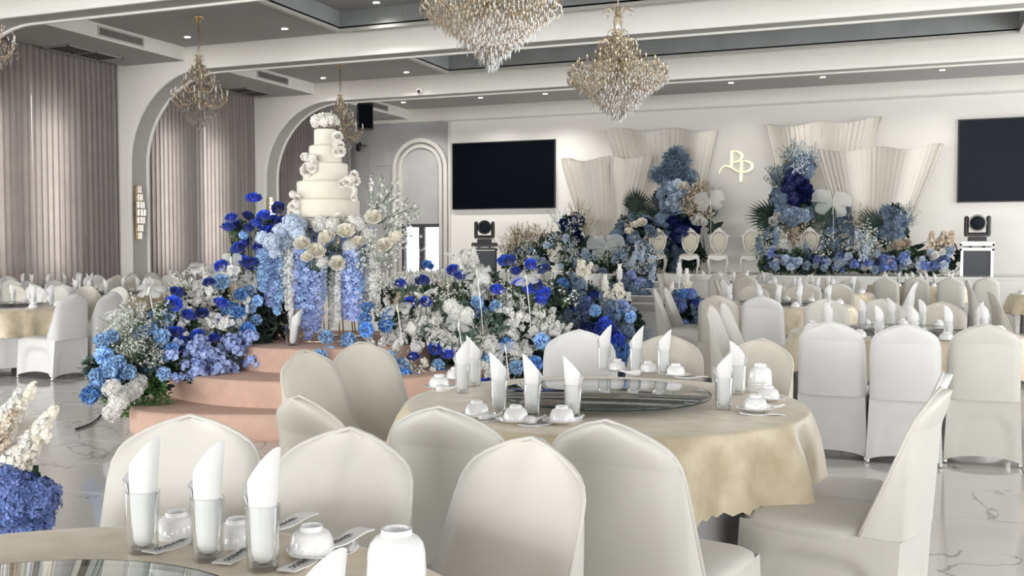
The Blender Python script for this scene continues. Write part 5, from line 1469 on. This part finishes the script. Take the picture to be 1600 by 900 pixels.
# ------------------------------------------------------------------ throne chairs
def throne_parts():
    P = []
    # carved back frame: shield outline
    out = []
    for i in range(48):
        a = 2*PI*i/48; x = .225*math.sin(a); z = .275*math.cos(a)
        x *= 1.0 + .20*math.cos(a) + .10*math.cos(2*a); z += .03*math.cos(3*a)*.6
        out.append((x, -.02 - .10*(z + .3)*.5, .80 + z))
    fr = MB().tube(out + out[:1], [.026 + .006*math.cos(6*2*PI*i/48) for i in range(49)], 6)
    P.append(('back_frame', fr.mesh('back_frame', 'white_wood'), (0, -.2, 0)))
    for x, z, r in ((0, 1.135, .045), (-.05, 1.12, .03), (.05, 1.12, .03), (-.1, 1.09, .022), (.1, 1.09, .022), (-.24, .95, .03), (.24, .95, .03)): P.append(('crest_knob', MB().ball((x, -.02 - .10*(z - .5)*.5, z), r, 8, 6).mesh('crest_knob', 'white_wood'), (0, -.2, 0)))
    pad = MB(); c = (0, -.02 - .10*.3*.5, .80); pts = [(x*.86, y, .80 + (z - .80)*.86) for x, y, z in out]
    rows = [[(x*k, y + dy, .80 + (z - .80)*k) for x, y, z in pts] for k, dy in ((1.0, -.01), (1.0, .012), (.8, .03), (.4, .038), (.02, .04))]
    pad.grid(rows, 0, True); pad.f.append(tuple(range(48))); pad.mi.append(0)
    P.append(('back_pad', pad.mesh('back_pad', 'upholstery'), (0, -.2, 0)))
    P.append(('seat_frame', MB().cham(-.25, .25, -.23, .25, .38, .455, .02).mesh('seat_frame', 'white_wood', False), (0, 0, 0)))
    ap = MB()
    ap.add([(-.2, .255, .385), (-.1, .255, .35), (0, .255, .33), (.1, .255, .35), (.2, .255, .385), (-.2, .235, .385), (-.1, .235, .35), (0, .235, .33), (.1, .235, .35), (.2, .235, .385)], [(0,1,2,3,4), (9,8,7,6,5), (0,5,6,1), (1,6,7,2), (2,7,8,3), (3,8,9,4)])
    P.append(('apron', ap.mesh('apron', 'white_wood', False), (0, 0, 0)))
    P.append(('seat_pad', MB().cham(-.22, .22, -.2, .22, .455, .5, .03).mesh('seat_pad', 'upholstery'), (0, 0, 0)))
    leg = MB().tube([(0, 0, .40), (.035, .035, .34), (.03, .03, .22), (.0, .0, .10), (-.005, -.005, .04), (.02, .02, .0)], [.035, .034, .022, .015, .014, .02], 7).mesh('leg', 'white_wood')
    return P, leg
TP, TLEG = throne_parts()
for px, look, lab in ((1026, 0, 'white carved throne chair at the far left, beside the flower cascade'), (1077, 0, 'white carved throne chair, second from left on stage'), (1122, 0, 'white carved throne chair, third from left under the monogram'),
                      (1173, 0, 'white carved throne chair right of the monogram, before the purple spikes'), (1217, .12, 'white carved throne chair left of the grey butterfly on stage'), (1263, -.12, 'white carved throne chair right of the grey butterfly on stage')):
    p = PY(px, 427, 25.9); p.z = SZ
    t = thing('throne_chair', lab, 'chair', p, PI + YAW*.35 + look, 'white throne chairs on the stage')
    for nm, me, lo in TP: link(nm, me, t, lo)
    for lx, ly, rz in ((.2, .2, 0), (-.2, .2, PI/2), (-.2, -.18, PI), (.2, -.18, -PI/2)): link('leg', TLEG, t, (lx, ly, 0), (0, 0, rz))

# ------------------------------------------------------------------ moving head lights on flight cases
def moving_head(px, label_c, label_l, dark):
    p = PY(px, 427, 25.4); p.z = SZ
    rz = math.atan2(-p.x, p.y) * 1.0
    c = thing('flight_case', label_c, 'case', p, rz, 'flight cases carrying stage lights')
    w = .31; h = .60
    edge = 'black_paint' if dark else 'aluminium'
    link('case_body', MB().box(-w+.02, w-.02, -w+.02, w-.02, .02, h-.02).mesh('case_body', 'case_board', False), c)
    for sx in (-1, 1):
        for sy in (-1, 1): link('corner_rail', MB().box(sx*w - .025, sx*w + .025, sy*w - .025, sy*w + .025, 0, h).mesh('corner_rail', edge, False), c)
    link('lid', MB().cham(-w-.04, w+.04, -w-.04, w+.04, h + .10, h + .20, .015).mesh('lid', edge, False), c)
    link('lid_rail', MB().box(-w-.03, w+.03, -w-.03, w+.03, h, h + .045).mesh('lid_rail', edge, False), c)
    link('latch_band', MB().box(-w+.02, w-.02, -w+.01, w-.01, h + .045, h + .10).mesh('latch_band', 'grille_metal', False), c)
    for sx in (-1, 1):
        for zz in (h + .01, h + .12): link('corner_ball', MB().ball((sx*(w + .02), -w - .03, zz), .03, 8, 5).mesh('corner_ball', 'black_paint'), c)
    for sx in (-1, 1): link('latch', MB().box(sx*.14 - .03, sx*.14 + .03, -w - .03, -w, h + .05, h + .095).mesh('latch', 'black_paint', False), c)
    z0 = SZ + h + .20
    m = thing('moving_head_light', label_l, 'stage light', (p.x, p.y, z0), rz, 'moving head stage lights')
    link('base', MB().cham(-.2, .2, -.18, .18, 0, .10, .02).mesh('base', 'black_paint', False), m)
    yk = MB(); 
    for sx in (-1, 1): yk.cham(sx*.23 - .05, sx*.23 + .05, -.10, .10, .15, .58, .03)
    yk.cham(-.27, .27, -.10, .10, .11, .20, .03)
    link('yoke', yk.mesh('yoke', 'black_paint', False), m)
    hd = MB().lathe([(.10, -.17), (.17, -.15), (.185, -.02), (.185, .10), (.17, .16), (.15, .16)], 20)
    h_ = link('head', hd.mesh('head', 'black_paint'), m, (0, 0, .43), (PI/2 + .1, 0, 0))
    link('lens', MB().lathe([(.15, .155), (.11, .185), (.0005, .195)], 20, cap1=False).mesh('lens', 'screen_dim'), h_)
    link('head_rim', MB().lathe([(.178, .13), (.192, .145), (.178, .168), (.165, .165)], 20, cap0=False, cap1=False).mesh('head_rim', 'grille_metal' if not dark else 'black_paint'), h_)
moving_head(757, 'black flight case on stage below the left wall screen', 'black moving head light below the left wall screen', True)
moving_head(1526, 'silver-edged flight case on stage below the right wall screen', 'black moving head light below the right wall screen', False)
p = PY(1497, 402, YB - .08); t = thing('wall_socket', 'small white wall socket beside the silver-edged flight case', 'socket', (p.x, YB - .08, p.z))
link('plate', MB().cham(-.09, .09, -.02, 0, -.05, .05, .008).mesh('plate', 'trim_paint', False), t); link('plug', MB().box(-.06, -.01, -.05, -.02, -.025, .025).mesh('plug', 'trim_paint', False), t)
def cable(name, label, pts, r=.009): 
    b = Vector(pts[0]); return tag(link(name, MB().tube([Vector(q) - b for q in pts], r, 6).mesh(name, 'black_paint'), None, b), label, 'cable')
pp = [PY(1507, 411, 25.3), PY(1500, 418, 25.3), PY(1493, 425, 25.2)]; pp.append(Vector((pp[-1].x - .3, 25.2, SZ + .012))); pp[0] = PY(1509, 414, 25.3)
cable('power_cable', 'thin dark cable running off the silver-edged flight case', pp)

# ------------------------------------------------------------------ speaker, small spotlight, security camera
p = PY(570, 160, 23.5); zs = PY(570, 203, 23.5).z; ztp = PY(570, 161, 23.5).z
t = thing('hanging_speaker', 'black loudspeaker hanging from the ceiling behind the cake', 'speaker', (p.x, 23.5, zs), YAW + .25, None)
link('cabinet', MB().cham(-.20, .20, -.2, .2, 0, ztp - zs, .04).mesh('cabinet', 'black_paint', False), t)
link('grille', MB().box(-.175, .175, -.215, -.2, .03, ztp - zs - .06).mesh('grille', 'screen_glass', False), t)
link('bracket', MB().tube([(-.16, 0, ztp - zs - .05), (-.16, 0, ztp - zs + .09), (.16, 0, ztp - zs + .09), (.16, 0, ztp - zs - .05)], .015, 6).mesh('bracket', 'black_paint'), t)
link('hanger', MB().tube([(0, 0, ztp - zs + .09), (0, 0, ZC - zs)], .02, 6).mesh('hanger', 'black_paint'), t)
p = PY(560, 229, 27.6); t = thing('small_spotlight', 'small black spotlight below the hanging speaker', 'spotlight', p, 0)
link('lamp_head', MB().lathe([(.07, -.14), (.08, .1), (.055, .16)], 14).mesh('lamp_head', 'black_paint'), t, (0, 0, 0), (.5, .5, 0)); link('arm', MB().tube([(0, 0, 0), (.06, .1, .05), (.08, 28.0 - p.y, .05)], .015, 6).mesh('arm', 'black_paint'), t)
p = PY(657, 155, FRAMES[-1] - .03); t = thing('security_camera', 'small white dome security camera on the beam', 'camera', (p.x, FRAMES[-1], 5.36), 0)
link('mount', MB().lathe([(.07, .03), (.07, .07)], 16).mesh('mount', 'trim_paint'), t, (0, -.02, 0), (PI/2, 0, 0)); link('housing', MB().ball((0, -.08, 0), .085, 14, 8).mesh('housing', 'trim_paint'), t); link('lens', MB().ball((.01, -.135, -.015), .045, 10, 6).mesh('lens', 'black_paint'), t)

# ------------------------------------------------------------------ butterflies on rods
def butterfly(px, py, d, size, label, tilt=0.0, rod=True, head=0.0, zfoot=None):
    p = PD(px, py, d); t = thing('paper_butterfly', label, 'butterfly', p, YAW + head, 'translucent butterflies among the flowers')
    def wing(s, up):
        rows = []
        for i in range(7):
            r = i/6; row = []
            for k in range(7):
                u = -1 + 2*k/6
                if up: a = .78 + .66*u; L = r*(.95 + .10*math.cos(3*u))
                else: a = -.50 + .60*u; L = r*(.68 + .08*math.cos(3*u))
                row.append((s*L*math.cos(a), .25*r*r, L*math.sin(a)*.8))
            rows.append(row)
        return MB().grid(rows).mesh('wing', 'organza')
    q = (tilt, .15*math.sin(px), 0)
    for s in (-1, 1):
        for up in (True, False): link('wing', wing(s, up), t, (0, 0, 0), q, size*.5)
    link('body', MB().tube([(0, 0, -.22*size), (0, -.01, 0), (0, 0, .2*size)], [.004, .009, .005], 6).mesh('body', 'candle_white'), t, (0, 0, 0), q)
    if rod:
        zf = zfoot if zfoot is not None else max(0.0, p.z - .55)
        link('rod', MB().tube([(0, 0, 0), (.03, .05, (zf - p.z)*.5), (.05, .1, zf - p.z)], .0045, 5).mesh('rod', 'candle_white'), t)
for px, py, d, s, lab, tl in ((181, 487, 7.9, .26, 'translucent white butterfly on a rod over the left bank tip', -1.0), (233, 453, 8.1, .27, 'translucent butterfly before the white chairs, left flower bank', -.8), (316, 418, 8.7, .3, 'spread pale butterfly at the top of the left flower bank', -.9), (361, 408, 8.7, .2, 'small upright butterfly beside the tall blue roses', 0),
                            (621, 480, 8.5, .28, 'pale butterfly on the left of the white blossom bank', -.9), (717, 507, 8.3, .26, 'pale butterfly in the middle of the white blossom bank', -.4), (790, 545, 8.2, .26, 'translucent butterfly low on the white blossom bank', -.7), (745, 424, 8.6, .3, 'sheer butterfly beside the tall white blossom', -.9), (822, 433, 8.6, .3, 'sheer butterfly among the dark blue roses', -1.0)):
    butterfly(px, py, d, s, lab, tl)
for px, py, Y, s, lab, tl in ((948, 388, 24.9, 1.15, 'large grey butterfly before the foot of the front fan drape', -.25), (1110, 318, 25.6, .9, 'large sheer butterfly right of the slate blue branches', .1), (1302, 320, 25.6, 1.15, 'large grey butterfly before the right drapes', -.2), (1240, 397, 25.2, 1.1, 'large grey butterfly before the two right thrones', -.2)):
    p = PY(px, py, Y); butterfly(px, py, (p - CAMV).dot(F_H), s, lab, tl, True, 0, SZ)

# ------------------------------------------------------------------ candle poles along the aisle
def candle_pole(px, y_top, d, label, foot=0.0):
    p = PD(px, y_top, d); t = thing('candle_pole', label, 'candle stand', (p.x, p.y, foot), 0, 'white candle poles along the aisle'); h = p.z - foot
    link('pole', MB().tube([(0, 0, 0), (.01, 0, h*.5), (0, 0, h - .26)], [.03, .016, .016], 8).mesh('pole', 'candle_white'), t)
    link('candle_cup', MB().lathe([(.012, h - .28), (.045, h - .24), (.05, h - .10), (.055, h - .09)], 14).mesh('candle_cup', 'candle_white'), t)
    link('candle', MB().lathe([(.032, h - .12), (.032, h)], 12).mesh('candle', 'candle_white'), t)
for px, y, d, lab in ((945, 428, 14.0, 'white candle pole left of the blue flower stand'), (968, 412, 16.5, 'tall white candle pole against the dark cascade'), (982, 456, 13.0, 'short white candle pole right of the blue flower stand'), (1061, 410, 17.5, 'white candle pole leaning near the thrones'), (1073, 419, 17.0, 'white candle pole above the small flower stand'), (1050, 441, 16.5, 'low white candle pole behind the sideways chairs')):
    candle_pole(px, y, d, lab)

# ------------------------------------------------------------------ crystal wall sconces
def sconce(px, y0, y1, x, label):
    a, b = PX(px, y0, x), PX(px, y1, x); h = a.z - b.z
    t = thing('wall_sconce', label, 'wall lamp', (x, a.y, b.z), 0, 'gold crystal wall sconces')
    link('back_plate', MB().box(0, .03, -.06, .06, 0, h).mesh('back_plate', 'gold', False), t)
    n = 7; ws = (.06, .08, .11, .13, .11, .08, .06)
    for k in range(n):
        z0 = h*k/n; w = ws[k]
        link('gold_plate', MB().box(.02, .06 + w, -w - .02, w + .02, z0 + h/n*.9, z0 + h/n*.97).mesh('gold_plate', 'gold', False), t)
        for j in range(-1, 2): link('crystal_prism', MB().lathe([(w*.3, z0 + .01), (w*.3, z0 + h/n*.9)], 6).mesh('crystal_prism', 'prism', False), t, (.05 + w*.6, j*w*.75, 0))
sconce(213, 290, 374, -15.95, 'tall gold crystal sconce on the pillar between the curtains')
sconce(419, 308, 352, -15.95, 'gold crystal sconce behind the tall blue roses')

# ------------------------------------------------------------------ chandeliers
def chandelier(x, y, ztop, z0, z1, R, label, big):
    """crown from z0 (lowest crystal) to z1 (top of the glass), rod on to ztop"""
    rnd = random.Random(int(x*10 + y)); H = z1 - z0
    t = thing('chandelier', label, 'chandelier', (x, y, z0), 0, 'crystal chandeliers')
    link('rod', MB().tube([(0, 0, H*.5), (0, 0, ztop - z0)], .014 if big else .018, 8).mesh('rod', 'brass'), t)
    link('ceiling_cup', MB().lathe([(.03, ztop - z0 - .12), (.05, ztop - z0 - .06), (.10, ztop - z0 - .02), (.10, ztop - z0)], 16).mesh('ceiling_cup', 'gold'), t)
    prof = [(.02, H*.22), (.06, H*.28), (.03, H*.36), (.07, H*.44), (.03, H*.52), (.06, H*.62), (.025, H*.70), (.07, H*.80), (.09, H*.86), (.03, H*.95), (.015, H)]
    link('column', MB().lathe([(r*R/.75*.8, z) for r, z in prof], 14).mesh('column', 'crystal'), t)
    tiers = ([(R*.97, .40, 20), (R*.80, .47, 16), (R*.44, .55, 10), (R*.36, .63, 8)] if big else [(R*.95, .42, 8), (R*.55, .60, 6), (R*.30, .76, 4)])
    cryst = MB(); beads = MB()
    for r, zf, n in tiers:
        z = H*zf
        pts = [(.04, z - .02), (r*.35, z - H*.10), (r*.75, z - H*.12), (r*.97, z - H*.04), (r, z)]
        arm = MB().tube([(q, 0, w) for q, w in pts], .008 if big else .011, 5).mesh('arm', 'brass')
        cup = MB().lathe([(.008, 0), (.035, .015), (.04, .03)], 10).mesh('drip_cup', 'crystal')
        can = MB().lathe([(.011, .02), (.011, .09), (.016, .10), (.014, .12), (.002, .15)], 8).mesh('candle_bulb', 'candle_white' if not big else 'brass')
        for k in range(n):
            a = 2*PI*k/n + r; o = link('arm', arm, t, (0, 0, 0), (0, 0, a)); link('drip_cup', cup, o, (r, 0, z)); link('candle_bulb', can, o, (r, 0, z))
            for j in range(7):
                b = a + rnd.uniform(-.12, .12); rr = r*rnd.uniform(.55, 1.03); dz = z - rnd.uniform(.03, .16)
                cryst.octa((rr*math.cos(b), rr*math.sin(b), dz), .014, rnd.uniform(.02, .032))
            # bead swags from arm tips to the column
            for j in range(9):
                u = j/8; rr = r*(1 - u) + .05*u; zz = z + .02 + (H*.09)*u*u - H*.03*math.sin(PI*u); beads.octa((rr*math.cos(a), rr*math.sin(a), zz), .010, .013)
    # hanging skirt of drops: cone of rings below the arms
    rings = 15 if big else 9
    for i in range(rings):
        u = i/(rings - 1); r = R*(1.0 - .93*u**.85); zt = H*(.36 - .30*u); n = int((84 if big else 40)*(1 - u)) + 6
        for k in range(n):
            a = 2*PI*k/n + i*.37; L = rnd.uniform(.05, .11) if big else rnd.uniform(.04, .09)
            cryst.octa((r*math.cos(a), r*math.sin(a), zt - rnd.uniform(0, .05)), .013 if big else .017, L*.42)
    drops = MB()
    for i in range(330 if big else 150):
        u = rnd.random() ** .7; r = R*(1.0 - .95*u)*math.sqrt(rnd.uniform(.2, 1)); a = rnd.uniform(0, 6.28); drops.octa((r*math.cos(a), r*math.sin(a), H*(.33 - .30*u) - rnd.uniform(0, .06)), .015, rnd.uniform(.03, .05))
    # crown tufts
    for zf, r, n in (((.97, .22, 12), (.78, .16, 10), (.70, .3, 14)) if big else ((.95, .12, 8), (.82, .2, 10))):
        for k in range(n):
            a = 2*PI*k/n; q = r*R/.75
            beads.tube([(.02*math.cos(a), .02*math.sin(a), H*zf - .12), (q*.6*math.cos(a), q*.6*math.sin(a), H*zf + .02), (q*math.cos(a), q*math.sin(a), H*zf - .02)], .006, 4)
            cryst.octa((q*math.cos(a), q*math.sin(a), H*zf - .08), .013, .035)
    # scattered dressing in the body
    for i in range(700 if big else 420):
        zf = rnd.uniform(.30, .78 if big else .9); r = R*((.95 if zf < .36 else 1.0 if zf < .46 else .84 if zf < .51 else .55 if zf < .55 else .38 if zf < .66 else .2 if zf < .72 else .12) if big else max(.12, min(1.0, 1.25 - 1.35*abs(zf - .40)/.55)))*math.sqrt(rnd.uniform(.05, 1)); a = rnd.uniform(0, 6.28)
        (beads if rnd.random() < .45 else cryst).octa((r*math.cos(a), r*math.sin(a), H*zf), .012, rnd.uniform(.016, .03))
    tag(link('crystal_drops', cryst.mesh('crystal_drops', 'crystal', False), t), None, kind='stuff')
    tag(link('clear_drops', drops.mesh('clear_drops', 'crystal_clear', False), t), None, kind='stuff')
    tag(link('bead_chains', beads.mesh('bead_chains', 'brass', False), t), None, kind='stuff')
    link('finial', MB().ball((0, 0, .02), .03, 10, 6).mesh('finial', 'crystal_clear'), t)
CHX = -4.2
zz = lambda px, py, x: PX(px, py, x).z
chandelier(CHX, 15.1, ZC + CUP, zz(965, 189, CHX), zz(965, 8, CHX), .77, 'whole large crystal chandelier hanging before the stage', True)
chandelier(CHX, 10.05, ZC + CUP, zz(768, 108, CHX), zz(768, 108, CHX) + 1.8, .76, 'large crystal chandelier cut by the top frame edge', True)
chandelier(-12.3, 15.4, ZC, PX(313, 203, -12.3).z, PX(313, 82, -12.3).z, .53, 'small crystal chandelier before the middle arch', False)
chandelier(-12.3, 20.4, ZC, PX(535, 245, -12.3).z, PX(535, 145, -12.3).z, .53, 'small crystal chandelier behind the cake top', False)
chandelier(-12.3, 10.6, ZC, 3.72, 5.2, .53, 'small crystal chandelier cut by the left frame edge', False)

# clear vase with a crumpled cloth under the cake, cable on the floor
p = PZ(457, 545, ZP[2]); p = PD(457, 545, 8.62); t = thing('candle_glass', 'clear glass with crumpled white cloth under the cake', 'glass', (p.x, p.y, ZP[2]), 0)
link('glass_bowl', sharp(MB().lathe([(.0005, .01), (.05, .01), (.055, .02), (.065, .17), (.067, .17), (.058, .01), (.05, 0), (.0005, 0)], 22, cap0=False, cap1=False).mesh('glass_bowl', 'glass')), t); link('cloth', NAPKINS[2], t, (0, 0, .015), (0, .15, 1), 1.3)
cable('floor_cable', 'dark cable lying on the marble by the flower bank', [PZ(118, 671, .01), PZ(130, 667, .01), PZ(142, 662, .01), PZ(152, 655, .01), PZ(158, 648, .01)], .008)
# ================================================================== leave out repeats that nothing shows, then settle the labels by place
bpy.context.view_layer.update()
dg = bpy.context.evaluated_depsgraph_get()
import time as _t; _t0 = _t.time()
def seen(o, fine):
    own = {o.name} | {c.name for c in o.children_recursive}
    meshes = [o] if o.type == 'MESH' else [c for c in o.children if c.type == 'MESH' and c.name.split('.')[0] in ('seat', 'backrest', 'skirt', 'paper_sleeve')]
    for mo in meshes:
        vs = mo.data.vertices; n = len(vs); step = max(1, n // (40 if fine and o.type == 'MESH' else 8))
        for i in range(0, n, step):
            w = mo.matrix_world @ vs[i].co; sx, sy, d = screen(w)
            if not (-12 < sx < 1612 and -10 < sy < 910): continue
            v = w - CAMV; L = v.length; org = CAMV.copy(); dirv = v.normalized(); hops = 0
            while hops < 5:
                hit, loc, nrm, idx, ob, mx = sc.ray_cast(dg, org, dirv, distance=L + .02)
                if not hit or ob.name in own or (loc - CAMV).length > L - .012: return True
                if ob.name.split('.')[0] in ('tumbler', 'wing', 'glass_disc', 'clear_drops'):
                    org = loc + dirv * .002; L2 = (w - org).length; hops += 1; L = (w - CAMV).length
                    if L2 < .01: return True
                    continue
                break
    return False
gone = []
for key, lst in list(SERIES.items()):
    keep = []
    for o, tpl, hz in lst:
        if seen(o, key[1] == 'near'): keep.append((o, tpl, hz))
        else: gone.append(o)
    SERIES[key] = keep
for o in gone:
    for c in list(o.children_recursive): bpy.data.objects.remove(c)
    bpy.data.objects.remove(o)
for key, lst in SERIES.items():
    lst.sort(key=lambda e: screen(e[0].matrix_world.translation)[0])
    n = len(lst)
    for i, (o, tpl, hz) in enumerate(lst):
        w = ORD[i] if i < n - 1 or n == 1 else 'rightmost'
        if n == 1: w = 'only one visible'
        o['label'] = tpl.replace('{ord}', w)
